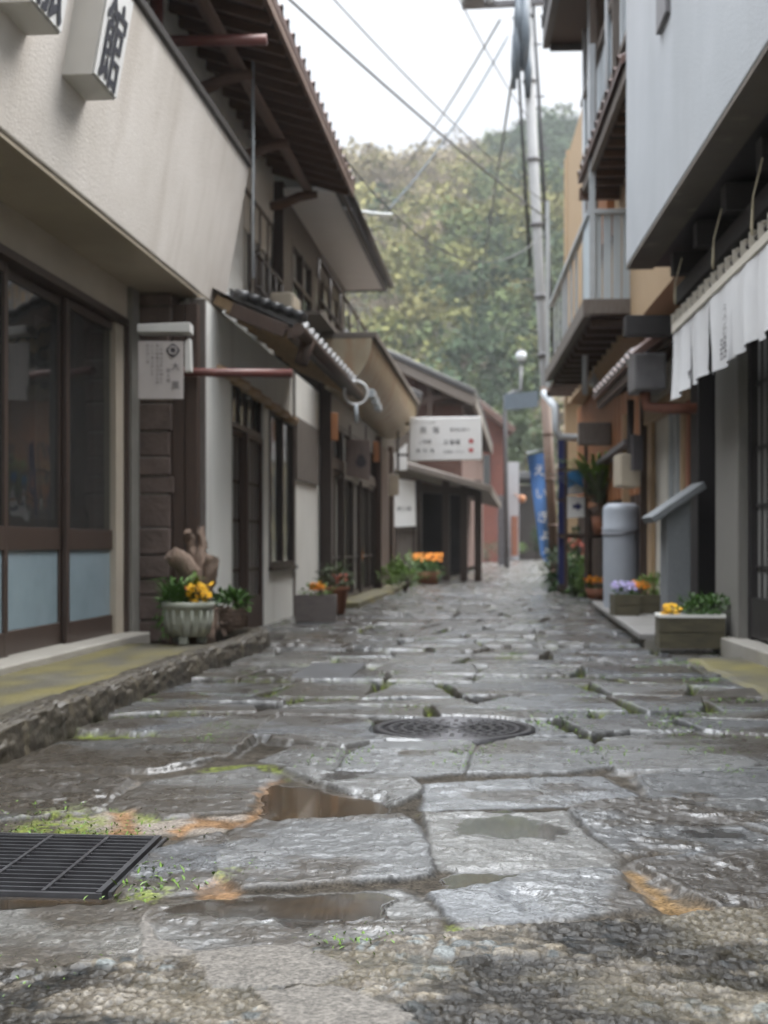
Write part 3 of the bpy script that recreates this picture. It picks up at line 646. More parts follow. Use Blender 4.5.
def lattice_door(fr, a0, a1, z0, z1, n, parent, nbar=6, rails=(), fw=.05, mats=('dark_wood', 'dark_wood', 'glass_dark'), name='lattice_door', bw=.018, kick=0.0, bd=.026):
    mb = MB(); d = .03
    fr.box(mb, a0, a0+fw, z0, z1, n, n+.04); fr.box(mb, a1-fw, a1, z0, z1, n, n+.04)
    fr.box(mb, a0+fw, a1-fw, z1-fw, z1, n, n+.038); fr.box(mb, a0+fw, a1-fw, z0, z0+fw+kick, n, n+.038)
    o = mb.build(name, M[mats[0]], parent)
    mb = MB()
    for i in range(1, nbar+1):
        a = a0 + fw + (a1-a0-2*fw)*i/(nbar+1); fr.box(mb, a-bw/2, a+bw/2, z0+fw+kick, z1-fw, n+.004, n+.004+bd)
    for zr_ in rails: fr.box(mb, a0+fw, a1-fw, zr_-.014, zr_+.014, n+.001, n+.001+bd*.85)
    if nbar or rails: mb.build('lattice', M[mats[1]], o)
    mb = MB(); fr.box(mb, a0+fw, a1-fw, z0+fw+kick, z1-fw, n-.012, n-.006); mb.build('pane', M[mats[2]], o)
    return o
def window(fr, a0, a1, z0, z1, n, parent, cols=2, rows=1, fw=.045, mats=('dark_wood', 'glass_dark'), sill=True, name='window'):
    mb = MB()
    for i in range(cols+1):
        a = a0 + (a1-a0-fw)*i/cols; fr.box(mb, a, a+fw, z0, z1, n-.02, n+.035)
    for j in range(rows+1):
        z = z0 + (z1-z0-fw)*j/rows; fr.box(mb, a0, a1, z, z+fw, n-.018, n+.030)
    if sill: fr.box(mb, a0-.03, a1+.03, z0-.04, z0-.002, n-.02, n+.07)
    o = mb.build(name, M[mats[0]], parent)
    mb = MB(); fr.box(mb, a0+.005, a1-.005, z0+.005, z1-.005, n-.01, n-.004); mb.build('pane', M[mats[1]], o)
    return o

# ================================================================ RENDERED SHOP (nearest on this side)
F1 = Frame(-2.83); F1z = .085
shop = thing('shop_building', 'rendered shop with deep plain fascia and brown framed glass doors behind the mossy walkway', 'shop', (-2.83, 7, F1z))
aJ = F1.a(127); aP0 = F1.a(135); aP1 = F1.a(173); zt = 2.46
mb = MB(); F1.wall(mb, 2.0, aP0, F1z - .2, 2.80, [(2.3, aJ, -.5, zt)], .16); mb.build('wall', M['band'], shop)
# fascia: a hollow slanted box with soffit
zs, zf = 2.725, 3.93; aE = 10.7
def fx(z): return -2.37 + (z - zs)/(zf - zs)*.22
mb = MB(); mb.prism([(-2.84, 1.5, zs+.03), (fx(zs), 1.5, zs+.004), (fx(zf), 1.5, zf), (-2.62, 1.5, zf)], (0, aE-1.5, 0)); fas = mb.build('fascia', M['render'], shop, .012)
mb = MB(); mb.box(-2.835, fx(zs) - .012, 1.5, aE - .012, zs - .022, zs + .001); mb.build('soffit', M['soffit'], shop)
mb = MB(); mb.box(-2.62, fx(zf) + .03, 1.5, aE + .02, zf + .002, zf + .05); mb.box(-2.30, fx(zf) + .012, 1.5, aE - 1.6, zf + .05, zf + .075); mb.build('coping', M['flash'], shop)
# doors
edges = [F1.a(-150), F1.a(-62), F1.a(14), F1.a(74), aJ]
for i, (a0, a1) in enumerate(zip(edges, edges[1:])):
    n_ = -.075 if i % 2 else -.115
    b0, b1 = a0 - .02, a1 + (.02 if i < 3 else -.035)
    mb = MB(); s = .058
    for q0, q1, z0, z1 in ((b0, b0+s, .13, zt-.06), (b1-s, b1, .13, zt-.06), (b0+s, b1-s, zt-.12, zt-.06), (b0+s, b1-s, .13, .27), (b0+s, b1-s, .745, .885)):
        F1.box(mb, q0, q1, z0, z1, n_, n_+.034)
    d = mb.build('glass_door', M['door_frame'], shop, .004)
    mb = MB(); F1.box(mb, b0+s, b1-s, .885, zt-.12, n_+.010, n_+.016); mb.build('upper_pane', M['glass'], d)
    mb = MB(); F1.box(mb, b0+s, b1-s, .27, .745, n_+.010, n_+.016); plabel(mb.build('lower_pane', M['frosted'], d), 'frosted pale blue lower pane')
mb = MB(); F1.box(mb, 2.3, aJ, zt-.055, zt-.001, -.15, .02); F1.box(mb, aJ-.035, aJ-.001, .13, zt-.055, -.15, .02); mb.build('door_frame', M['door_frame'], shop, .004)
mb = MB(); F1.box(mb, 2.0, aJ+.03, F1z-.1, .13, -.16, .17); mb.build('doorstep', M['sill'], shop, .012)
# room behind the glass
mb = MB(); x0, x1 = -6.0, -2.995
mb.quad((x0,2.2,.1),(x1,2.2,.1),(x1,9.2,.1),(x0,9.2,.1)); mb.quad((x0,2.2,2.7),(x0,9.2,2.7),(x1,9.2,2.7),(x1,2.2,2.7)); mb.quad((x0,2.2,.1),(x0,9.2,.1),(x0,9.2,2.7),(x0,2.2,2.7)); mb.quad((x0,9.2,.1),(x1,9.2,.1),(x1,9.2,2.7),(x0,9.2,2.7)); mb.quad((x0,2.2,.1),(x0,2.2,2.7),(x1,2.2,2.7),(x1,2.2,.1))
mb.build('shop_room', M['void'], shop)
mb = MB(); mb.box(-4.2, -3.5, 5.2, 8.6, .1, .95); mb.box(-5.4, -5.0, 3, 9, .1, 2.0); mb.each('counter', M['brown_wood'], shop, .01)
for x_, y_, z_, w_, h_, mt in ((-3.35, 7.9, .96, .5, .35, 'sign_side'), (-3.5, 6.4, .96, .35, .55, 'tank'), (-3.6, 8.5, 1.0, .25, .7, 'board_pale'), (-3.5, 7.2, .96, .4, .2, 'orange_wood'), (-4.9, 7.6, 1.2, .9, .6, 'cream'), (-4.9, 9.0, 1.4, .4, .7, 'cloth_blue')):
    mb = MB(); mb.box(x_-.15, x_+.15, y_-w_/2, y_+w_/2, z_, z_+h_); mb.box(x_-.1, x_+.1, y_-w_/3, y_+w_/3, z_+h_+.001, z_+h_*1.25); mb.build('display_goods', M[mt], shop, .02)
mb = MB(); G = [[(-3.12 + .02*math.sin(j*1.9), 8.35 + .42*j/24, z) for j in range(25)] for z in (.95, 2.3)]; mb.sheet(G); mb.build('curtain', M['cloth_white'], shop)
# stone pier with rough courses, standing out from the shop wall
F2 = Frame(-2.35); F2u = Frame(-2.60); b0 = F2.a(203)
yP = aP0 + .03; xP = float(F1.p(yP, 0, 0)[0]); nP = .0
for _ in range(30):
    nP = (lambda u_: next(n for n in np.linspace(.05, .6, 200) if (lambda q: 384 + F*(CS*q[0] + SN*q[1])/(-SN*q[0] + CS*q[1]))(F1.p(yP, 1, n)) >= u_))(172); break
mb = MB(); z = F1z - .05
while z < 2.70:
    h = min(rng.uniform(.12, .26), 2.70 - z)
    F1.box(mb, yP - rng.uniform(0, .03), yP + .62 + rng.uniform(-.02, .02), z + .004, z + h - .004, -.05, nP + rng.uniform(-.03, .02)); z += h
mb.build('pier', M['pier'], shop, .014)
mb = MB(); F1.box(mb, yP+.01, yP+.60, F1z-.05, 2.70, -.04, nP-.035); F1.box(mb, aJ+.005, yP-.032, F1z, 2.722, -.02, .035); mb.build('pier_core', M['concrete'], shop)
# dark board panel closing the gap to the next house
mb = MB(); nb = 5
for i in range(nb): F1.box(mb, b0 - .16 + .01*(i % 2), b0 - .06, F1z-.15, 2.62, -.02 + .50*i/nb, -.02 + .50*(i+1)/nb - .008)
plabel(mb.build('board_panel', M['brown_wood'], shop, .004), 'dark red-brown board panel')
mb = MB(); mb.box(-6, -2.845, 9.25, 10.65, 0, 2.82); mb.box(-6, -2.63, 1.6, 10.65, 2.83, 3.90); mb.build('rear_wall', M['band'], shop)

# box signs on the fascia
def fascia_at(u, v, off):
    d = ray(u, v); sl = .22/(zf - zs); t = (-2.37 - (zs)*sl + off + CAMZ*sl) / (d[0] - d[2]*sl); return CAMP + d*t
def box_sign(u0, u1, vb, char, label, ztop_extra):
    pa, pb = fascia_at(u0, vb[0], .19), fascia_at(u1, vb[1], .19)
    y0, y1, zb = pa[1], pb[1], (pa[2] + pb[2])/2; h = (y1 - y0)*1.35
    cx = fx(zb) + .015
    t = thing('box_sign', label, 'sign', (cx, (y0+y1)/2, zb), 'box signs on the shop fascia')
    sl = .22/(zf - zs)
    mb = MB(); mb.hexa([(fx(zb)-.01,y0,zb),(fx(zb)+.16,y0,zb),(fx(zb)+.16,y1,zb),(fx(zb)-.01,y1,zb)] + [(fx(zb+h)-.01,y0,zb+h),(fx(zb)+.16+h*sl,y0,zb+h),(fx(zb)+.16+h*sl,y1,zb+h),(fx(zb+h)-.01,y1,zb+h)])
    mb.build('box', M['sign_side'], t, .006)
    X = np.array([0, 1., 0]); Y = np.array([sl, 0, 1.]); Y /= np.linalg.norm(Y); O = np.array([fx(zb)+.164 + h*sl*.5, (y0+y1)/2, zb + h*.5]); OT = O - Y*h*.17
    mb = MB(); mb.prism([O + X*i*(y1-y0)*.49 + Y*j*h*.49 for i, j in ((-1,-1),(1,-1),(1,1),(-1,1))], np.cross(X, Y)*.006); mb.build('face', M['sign_white'], t)
    mb = MB(); text_mb(mb, char, (y1-y0)*1.0, OT + np.cross(X, Y)*.009 + Y*h*.03, X*.82, Y*1.25)
    for k in (-1, 1): text_mb(mb, char, (y1-y0)*1.0, OT + np.cross(X, Y)*.0085 + Y*h*.03 + X*k*.010, X*.82, Y*1.25)
    mb.build('lettering', M['ink'], t)
box_sign(98, 120, (72, 102), '館', 'small white box sign with one whole black character high on the rendered fascia', 0)
box_sign(36, 66, (4, 32), '旅', 'white box sign cut by the top of the picture, only its character foot showing', 0)

# ================================================================ CREAM TOWNHOUSE
F2 = Frame(-2.35); F2u = Frame(-2.60)
town = thing('townhouse', 'cream plaster townhouse with dark lattice door and low tiled pent roof', 'house', (-2.35, 12.5, 0))
b0 = F2.a(203); d0, d1 = F2.a(232), F2.a(264); w0, w1 = F2.a(269), F2.a(293); s1 = F2.a(316); e2 = F2.a(319)
zdt = F2.at(250, 384)[1]; zw0, zw1 = F2.at(281, 566)[1], F2.at(281, 415)[1]
mb = MB(); F2.wall(mb, b0, e2, -.12, 2.69, [(d0, d1, -.5, zdt), (w0, w1, zw0, zw1)], .14); plabel(mb.build('wall', M['white_plaster'], town), 'off-white plaster wall')
mb = MB(); mb.box(-6, -2.51, b0 + .05, e2 - .05, -.1, 2.68); mb.box(-6, -2.62, 4.6, 14.25, 3.96, 5.0) ; mb.build('core_wall', M['cream'], town)
dm_ = (d0 + d1)/2
lm = ('brown_wood', 'brown_wood', 'paper_light'); lattice_door(F2, d0+.003, dm_+.02, .0, zdt-.45, -.09, town, 3, (.55, 1.0, 1.35), kick=.25, mats=lm, bd=.007); lattice_door(F2, dm_-.02, d1-.003, .0, zdt-.45, -.05, town, 3, (.55, 1.0, 1.35), kick=.25, mats=lm, bd=.007)
lattice_door(F2, d0+.003, d1-.003, zdt-.448, zdt-.003, -.06, town, 3, name='transom')
window(F2, w0, w1, zw0, zw1, -.02, town, 2, 1, .05)
mb = MB(); z0, z1 = F2.at(300, 481)[1], F2.at(300, 420)[1]
for i in range(6): F2.box(mb, w1+.05+(s1-w1-.05)*i/6, w1+.05+(s1-w1-.05)*(i+1)/6-.01, z0, z1, .004, .035)
mb.build('shutter_box', M['grey_wood'], town, .003)
mb = MB(); F2.box(mb, b0-.02, b0+.02, 0, 2.68, -.1, .02); F2.box(mb, w1+.012, w1+.045, -.05, 2.68, 0, .02); mb.each('corner_post', M['grey_wood'], town)
# lower pent roof
zE, nE = 2.53, .70; aE0, aE1 = 10.2, 14.1
mb = MB(); caps = MB(); tile_roof(mb, F2, aE0, 10.82, nE, zE, .14, zE + .255, caps=caps); tile_roof(mb, F2, 10.824, aE1, nE, zE, -.22, zE + .42, caps=caps); lr = mb.build('pent_roof', M['tile'], town); caps.each('round_tile_end', M['tile_edge'], lr)
mb = MB()

for k in range(6):
    f = k/6; f2 = (k + 1.12)/6; P_ = lambda q, o: F2.p(aE0 + o, zE + .055 + .20*q, nE + .04 - .54*q)
    mb.tube([P_(f, 0), P_(f2, 0)], [.046, .034], 9); mb.tube([P_(f, .13) + [0, 0, .01], P_(f2, .13)], [.036, .026], 8); mb.build('ridge_tile', M['tile'], lr)
mb = MB(); F2.box(mb, aE0-.04, aE1+.02, zE-.12, zE-.032, nE-.09, nE-.03); mb.bar(F2.p(aE0-.02, zE-.06, nE-.1), F2.p(aE0-.02, zE+.12, .16), .05, .11); mb.build('eave_beam', M['brown_wood'], town, .006)
mb = MB(); rafters(mb, F2, aE0+.12, aE1-.1, .42, -.0, zE+.23, nE-.10, zE-.07, .07, .08); mb.each('rafter', M['tan_wood'], town)
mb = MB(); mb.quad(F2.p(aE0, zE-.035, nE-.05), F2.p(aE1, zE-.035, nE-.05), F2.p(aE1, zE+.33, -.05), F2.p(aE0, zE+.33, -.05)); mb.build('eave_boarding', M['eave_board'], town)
mb = MB()
for k in range(7):                                         # log ends of the wall plate
    a = 10.35 + k*.52; mb.tube([F2.p(a, 2.20 - .012*k, .02), F2.p(a+.40, 2.19-.012*k, .06)], .045, 8)
plabel(mb.build('wall_plate', M['tan_wood'], town), 'knobbly pale log wall plate')
mb = MB(); mb.tube([F2.p(aE0-.35, zE-.10, nE+.05), F2.p(aE1-.15, zE-.14, nE+.05)], .05, 10); mb.tube([F2.p(aE0+.15, zE-.1, nE+.05), F2.p(aE0+.12, zE-.22, nE+.02), F2.p(aE0+.1, zE-.30, nE+.0)], .06, 10); mb.build('gutter', M['brown_wood'], town)
pg = F2.at(277, 374, nE-.1); mb = MB(); mb.tube([F2.p(pg[0]-.02, pg[1], nE+.02), F2.p(pg[0]-.05, pg[1]+.01, .1), F2.p(pg[0]-.3, pg[1]-.0, -.34)], .033, 10); mb.build('drain_pipe', M['pipe_red'], town)
# upper storey
uw = [(F2u.a(243), F2u.a(252)), (F2u.a(255), F2u.a(277))]
zu0, zu1 = 3.25, 4.36
mb = MB(); F2u.wall(mb, 4.6, 14.3, 2.9, 5.05, [(uw[0][0], uw[1][1], zu0, zu1)], .12); plabel(mb.build('upper_wall', M['white_plaster'], town), 'pale upper wall under the eaves')
mb = MB(); F2u.box(mb, F2u.a(279), F2u.a(284.5), 3.0, 4.9, .003, .07); plabel(mb.build('corner_board', M['white_plaster'], town), 'white corner board')
window(F2u, uw[0][0]+.003, uw[1][1]-.003, zu0+.003, zu1-.003, -.04, town, 4, 1, .05, ('grey_wood', 'glass_pale'))
mb = MB()
for z in (3.30, 3.62): mb.tube([F2u.p(uw[0][0]-.2, z, .16), F2u.p(13.9, z, .16)], .018, 8)
for k in range(5): a = uw[0][0] - .2 + (13.9 - uw[0][0] + .2)*k/4; mb.tube([F2u.p(a, 2.95, .16), F2u.p(a, 3.62, .16)], .014, 8)
mb.build('window_rail', M['dark_wood'], town)
zi, zo, no = 4.93, 4.66, .86
mb = MB(); rafters(mb, F2u, 4.8, 14.2, .31, 0, zi, no, zo, .055, .075); mb.each('upper_rafter', M['rafter'], town)
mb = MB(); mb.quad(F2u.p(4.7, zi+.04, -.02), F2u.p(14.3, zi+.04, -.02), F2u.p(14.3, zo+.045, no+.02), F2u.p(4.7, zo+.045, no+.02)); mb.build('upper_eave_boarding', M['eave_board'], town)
mb = MB(); mb.tube([F2u.p(4.7, 4.70, .40), F2u.p(14.25, 4.70, .40)], .055, 8)
for k in range(6):
    a = 5.0 + k*1.82; mb.tube([F2u.p(a, 4.50, 0), F2u.p(a, 4.53, .15), F2u.p(a, 4.60, .32), F2u.p(a, 4.62, .52)], [.05, .06, .055, .04], 8)
mb.each('purlin', M['rafter'], town)
mb = MB(); tile_roof(mb, F2u, 4.7, 14.35, no+.05, zo+.09, -2.6, zo+1.15); ur = mb.build('upper_roof', M['tile_brown'], town)
mb = MB(); F2u.box(mb, 4.7, 14.3, zo-.03, zo+.05, no+.01, no+.045); mb.build('fascia_board', M['rafter'], town)
# drain pipes up under the eaves and thin wires
mb = MB(); q0 = F2u.at(177, 42, .25); mb.tube([F2u.p(q0[0], q0[1]+1.0, .10), F2u.p(q0[0], q0[1], .10), F2u.p(q0[0], q0[1]-.6, .05)], .05, 10); mb.tube([F2u.p(q0[0]+.02, q0[1]+.02, .1), F2u.p(q0[0]+.1, q0[1]+.03, no+.02)], .04, 10); mb.build('eave_pipe', M['pipe_red'], town)
mb = MB(); q0 = F2u.at(253, 150, .5); mb.tube([F2u.p(q0[0], 2.99, .5), F2u.p(q0[0], 4.9, .5)], .012, 6); mb.build('rain_chain', M['pale_pipe'], town)

# ================================================================ DARK TIMBER SHOP with canopy
F3 = Frame(-2.2); F3u = Frame(-2.5)
ts = thing('timber_shop', 'dark timber shop with tall glazed doors, beige rolled canopy and white-soffited upper floor', 'shop', (-2.2, 19, 0))
a0, a1 = e2 + .03, F3.a(394)
mb = MB(); F3.wall(mb, a0, a1, -.12, 3.3, [(a0+.15, F3.a(376), -.4, 1.75), (a0+.15, F3.a(376), 1.86, 2.35)], .14); mb.build('wall', M['dark_wood'], ts)
mb = MB(); mb.box(-6, -2.36, a0+.03, a1-.03, -.1, 3.3); mb.build('core_wall', M['dark_wood'], ts)
A0, A1 = a0+.153, F3.a(376)-.003
for i in range(5):
    q0 = A0 + (A1-A0)*i/5; q1 = A0 + (A1-A0)*(i+1)/5
    lattice_door(F3, q0+.005, q1-.005, .05, 1.745, -.07 + .035*(i % 2), ts, 1, (.62,), .06, ('dark_wood','dark_wood','glass_pale' if i in (0, 2) else 'glass_dark'), 'glazed_door', .03)
    lattice_door(F3, q0+.005, q1-.005, 1.865, 2.345, -.05, ts, 1, (), .05, name='transom')
mb = MB(); F3.box(mb, F3.a(376)+.1, a1-.2, .1, 2.5, .003, .03)
for u in (376, 388): F3.box(mb, F3.a(u), F3.a(u)+.14, -.05, 2.6, .002, .09)
mb.each('timber_panel', M['brown_wood'], ts)
mb = MB(); F3.box(mb, a0-.0, a1, -.1, .06, .0, .35); plabel(mb.build('plinth', M['walk_algae'], ts), 'mossy kerb plinth')
# canopy: rolled metal hood
def canopy_at(u, v, n): return F3.at(u, v, n)
mb = MB(); c0, c1 = 15.6, 23.4; G = []
for a in np.linspace(c0, c1, 30):
    row = []
    for tt in np.linspace(0, 1, 12):
        th = tt*math.pi*.5; row.append(F3.p(a, 2.72 + .0 + .58*(1 - math.cos(th))*1.0 - .02, .10 + .46*math.sin(th)))
    G.append(row)
mb.sheet(G)
mb.quad(F3.p(c0,2.70,.10), F3.p(c1,2.70,.10), F3.p(c1,2.70,-.02), F3.p(c0,2.70,-.02))
for a in (c0, c1):
    pts = [F3.p(a, 2.72+.58*(1-math.cos(t))-.02, .10+.46*math.sin(t)) for t in np.linspace(0, math.pi/2, 12)] + [F3.p(a, 3.28, .0), F3.p(a, 2.70, .0)]
    mb.add(pts, [tuple(range(len(pts)))])
mb.build('canopy', M['canopy'], ts)
mb = MB(); F3.box(mb, c0, c1, 3.282, 3.36, -.05, .62); plabel(mb.build('canopy_cap', M['grey_wood'], ts, .01), 'weathered flat cap on the canopy'); 
mb = MB()
for k in range(3): a = 15.75 + .35*k; F3.box(mb, a, a+.28, 2.58-.04*k, 2.68-.04*k, .50, .58)
mb.each('canopy_lamp', M['pale_pipe'], ts, .01)
u0, u1 = F3u.a(289), F3u.a(344)
mb = MB(); F3u.wall(mb, 14.36, 19.9, 3.3, 4.85, [(F3u.a(292), F3u.a(312), 3.45, 4.35), (F3u.a(315), F3u.a(338), 3.45, 4.40)], .12); mb.build('upper_wall', M['dark_wood'], ts)
window(F3u, F3u.a(292)+.003, F3u.a(312)-.003, 3.453, 4.347, -.03, ts, 2, 2, .05, ('dark_wood','glass_dark')); window(F3u, F3u.a(315)+.003, F3u.a(338)-.003, 3.453, 4.397, -.03, ts, 3, 2, .05, ('dark_wood','glass_pale'))
mb = MB(); mb.box(-6, -2.63, 14.4, 19.8, 3.3, 4.9); mb.build('upper_core_wall', M['cream'], ts)
mb = MB(); F3u.box(mb, 14.38, 19.95, 4.72, 4.78, -.02, .58); plabel(mb.build('eave_soffit', M['sign_white'], ts), 'white flat eave soffit')
mb = MB(); F3u.box(mb, 14.38, 20.0, 4.70, 4.86, .585, .64); F3u.box(mb, 19.955, 20.0, 4.70, 4.86, -.02, .58); mb.tube([F3u.p(14.4, 4.80, .70), F3u.p(20.0, 4.80, .70)], .05, 8); mb.build('eave_gutter', M['flash'], ts)
mb = MB(); tile_roof(mb, F3u, 14.38, 20.0, .66, 4.90, -2.6, 6.0); mb.build('upper_roof', M['tile'], ts)
mb = MB()
for z in (3.55, 4.0): mb.tube([F3u.p(14.5, z, .38), F3u.p(20.2, z, .38), F3u.p(20.2, z, -.05)], .022, 8)
for k in range(7): mb.tube([F3u.p(14.5 + 5.7*k/6, 3.36, .38), F3u.p(14.5 + 5.7*k/6, 4.0, .38)], .016, 6)
mb.tube([F3u.p(20.2, 3.3, .38), F3u.p(20.2, 4.0, .38)], .03, 6); mb.build('balcony_rail', M['dark_wood'], ts)
mb = MB(); g0 = F3u.at(294, 318, .3); F3u.box(mb, g0[0]-.05, g0[0]+.45, g0[1], g0[1]+.26, .05, .30); mb.build('equipment_box', M['meter'], ts, .02)
mb = MB(); F3u.box(mb, 14.4, 20.3, 3.362, 3.40, -.1, .42); mb.build('balcony_floor', M['grey_wood'], ts)
# ring sign on the corner of the low pent roof
t = thing('ring_sign', 'round white ring hanging at the corner of the low tiled roof beside the canopy', 'sign', onZ(355, 396, 13.3))
mb = MB(); c = onZ(356, 393, 13.3); mb.tube([c + np.array([CS, SN, 0])*.12*math.cos(q) + np.array([0, 0, .12*math.sin(q)]) for q in np.linspace(0, 2*math.pi, 33)], .014, 8, False); mb.build('ring', M['sign_white'], t)
mb = MB(); mb.tube([c + np.array([0, 0, -.12]), c + np.array([.01, 0, -.3])], .02, 6); mb.tube([c + np.array([0, 0, .12]), c + np.array([-.25, .05, .25])], .008, 6); mb.each('hanger', M['pale_pipe'], t)

# ================================================================ GABLED HOUSE further down, far wall, trees, hill
def px_poly(pts, Z): return [onZ(u, v, Z) for u, v in pts]
FW = np.array([-SN, CS, 0.]); SD = np.array([.012, 1, 0])                              # view depth direction
gh = thing('gabled_house', 'old brown gabled house with grey tiled roof and open dark ground floor', 'house', onZ(440, 570, 36))
Z = 34.0; DEEP = SD*18
mb = MB(); mb.prism(px_poly([(340,352),(352,345),(462,398),(462,570),(340,590)], Z), DEEP); plabel(mb.build('gable_wall', M['brick_red'], gh), 'red-brown gable wall')
def roof_slab(pts, Z0, Z1, th, mat_, name, parent, dirv=None):        # sloping slab seen along its verge, with tile ribs
    dirv = FW if dirv is None else dirv; mb = MB(); a, b = onZ(*pts[0], Z0), onZ(*pts[1], Z0); n = np.cross(b - a, dirv); n /= np.linalg.norm(n); n = n if n[2] > 0 else -n
    L = Z1 - Z0; mb.prism([a, b, b + n*th, a + n*th], dirv*L)
    k = int(L/.3)
    for i in range(k):
        q = dirv*(L*(i + .5)/k); mb.tube([a + n*(th+.0) + q, b + n*(th+.0) + q], .05, 6)
    return mb.build(name, mat_, parent)
roof_slab([(330,328),(474,394)], Z-.7, Z+18, .10, M['tile'], 'roof', gh, SD)
mb = MB(); a, b = onZ(338,338,Z-.62), onZ(474,401,Z-.62); mb.bar(a, b, .08, .24); mb.bar(onZ(474,401,Z-.6), onZ(474,401,Z-.6) + SD*18, .1, .22); mb.each('verge_board', M['grey_wood'], gh)
mb = MB(); mb.bar(onZ(420,402,Z-.3), onZ(470,392,Z-.3), .12, .14); mb.bar(onZ(430,425,Z-.3), onZ(430,375,Z-.3), .16, .16)
for k in range(15): q = SD*(k*1.1); mb.bar(onZ(430,403,Z) + q, onZ(476,404,Z) + q, .08, .12)
mb.each('eave_timber', M['brown_wood'], gh)
mb = MB(); a_, b_ = onZ(424,396,Z-.2), onZ(474,404,Z-.2); mb.prism([a_, b_, b_ - np.array([0,0,.03]), a_ - np.array([0,0,.03])], SD*17.5); mb.build('eave_boarding', M['eave_board'], gh)
roof_slab([(366,372),(420,398)], Z-5, Z-1, .10, M['tile'], 'lower_roof', gh)
mb = MB(); mb.prism(px_poly([(330,398),(418,405),(418,470),(330,470)], Z-4), FW*3.9); mb.build('side_wall', M['grey_wood'], gh)
# ground floor lean-to and a black slab painted as its dark opening
roof_slab([(392,464),(490,492)], Z-6.5, Z+6, .10, M['grey_wood'], 'lean_to_roof', gh, SD)
mb = MB()
for u in (418, 446, 464, 478): mb.bar(onZ(u, 480, Z-5.4), onZ(u, 576 if u > 430 else 579, Z-5.4) * np.array([1,1,0]), .16, .16)
mb.bar(onZ(396,486,Z-5.4), onZ(480,493,Z-5.4), .14, .18); mb.each('post', M['dark_wood'], gh)
mb = MB(); mb.prism(px_poly([(419,488),(461.8,488),(461.8,573),(419,575)], Z-.05), -FW*.08); mb.build('doorway', M['black'], gh)  # solid black slab, its colour stands in for shade inside the opening
mb = MB(); mb.prism(px_poly([(394,528),(417,528),(417,582),(394,582)], Z-5.8), FW*1.2); plabel(mb.build('low_wall', M['grey_wood'], gh), 'weathered low wall below the notice panel')

rw = thing('red_building', 'salmon red corrugated building with a low brown roof at the far bend of the street', 'building', onZ(500, 557, 62))
Z = 62.0
mb = MB(); mb.prism(px_poly([(479,410),(483,412),(507,432),(507,562),(479,562)], Z), FW*8); mb.build('wall', M['salmon'], rw)
roof_slab([(470,399),(513,433)], Z-1, Z+9, .25, M['tile_brown'], 'roof', rw)
mb = MB(); mb.prism(px_poly([(483,455),(490,455),(490,488),(483,488)], Z), -FW*.12); mb.build('window', M['glass_dark'], rw)
dt = thing('dark_marker_post', 'dark banded post standing against the red building', 'post', onZ(502, 561, 52))
mb = MB(); z0 = 0; top = onZ(502, 494, 52)
c = onZ(502, 561, 52)
for k in range(8): h = (top[2])/8; mb.box(c[0]-.17, c[0]+.17, c[1]-.1, c[1]+.1, h*k, h*k + h*.86)
mb.box(c[0]-.14, c[0]+.14, c[1]-.08, c[1]+.08, 0, top[2]-.05); mb.build('shaft', M['gutter_grey'], dt)
bl = thing('far_house', 'small far house with grey wall and orange lantern at the street end', 'house', onZ(524, 557, 72))
mb = MB(); mb.prism(px_poly([(507,462),(519,462),(519,560),(507,560)], 70), FW*5); mb.build('wall', M['grey_render'], bl)
mb = MB(); mb.prism(px_poly([(515,486),(548,484),(548,560),(515,560)], 75.5), FW*4); mb.build('dark_wall', M['dark_wood'], bl)  # second wall in the dark wood colour
mb = MB(); mb.prism(px_poly([(512,516),(518,516),(518,556),(512,556)], 69), FW*.6); mb.build('pillar', M['terracotta'], bl)
mb = MB(); mb.ball(onZ(522, 499, 69), .22); mb.bar(onZ(522, 499, 69), onZ(515, 494, 70), .05); mb.build('lantern', M['orange_wood'], bl)
roof_slab([(506,478),(552,478)], 73, 80, .3, M['tile'], 'roof', bl)

# wooded hillside
hr = np.random.RandomState(3)
def hill_h(X, Y):                                         # in view-aligned coordinates (X right, Z depth)
    t = np.clip((Y - 88)/150, 0, 1.4)
    ridge = 63.5 + 2.5*np.sin(X*.012 + .6) + .022*X + 7*fbm(X*.012 + 9, Y*.012, 4, 91)
    fold = 5*(1 - np.abs(2*fbm(X*.02 + .01*Y, Y*.006 + 5, 3, 97) - 1)) - 1.5
    return -1.5 + fold*np.clip(t*3, 0, 1) + ridge*(1.25*t - .28*t*t)*(.9 + .2*fbm(X*.03, Y*.03, 3, 92))
HX, HY = np.meshgrid(np.linspace(-260, 260, 130), np.linspace(80, 330, 80))
HH = hill_h(HX, HY)
mb = MB(); mb.sheet(np.stack([CS*HX - SN*HY, SN*HX + CS*HY, HH], -1))
M['hill'] = mat('wooded_hill_floor', (.10,.085,.05), .95, (.055,.06,.028), .12, bump=.3, bscale=1.5)
struct(mb.build('hill', M['hill']))
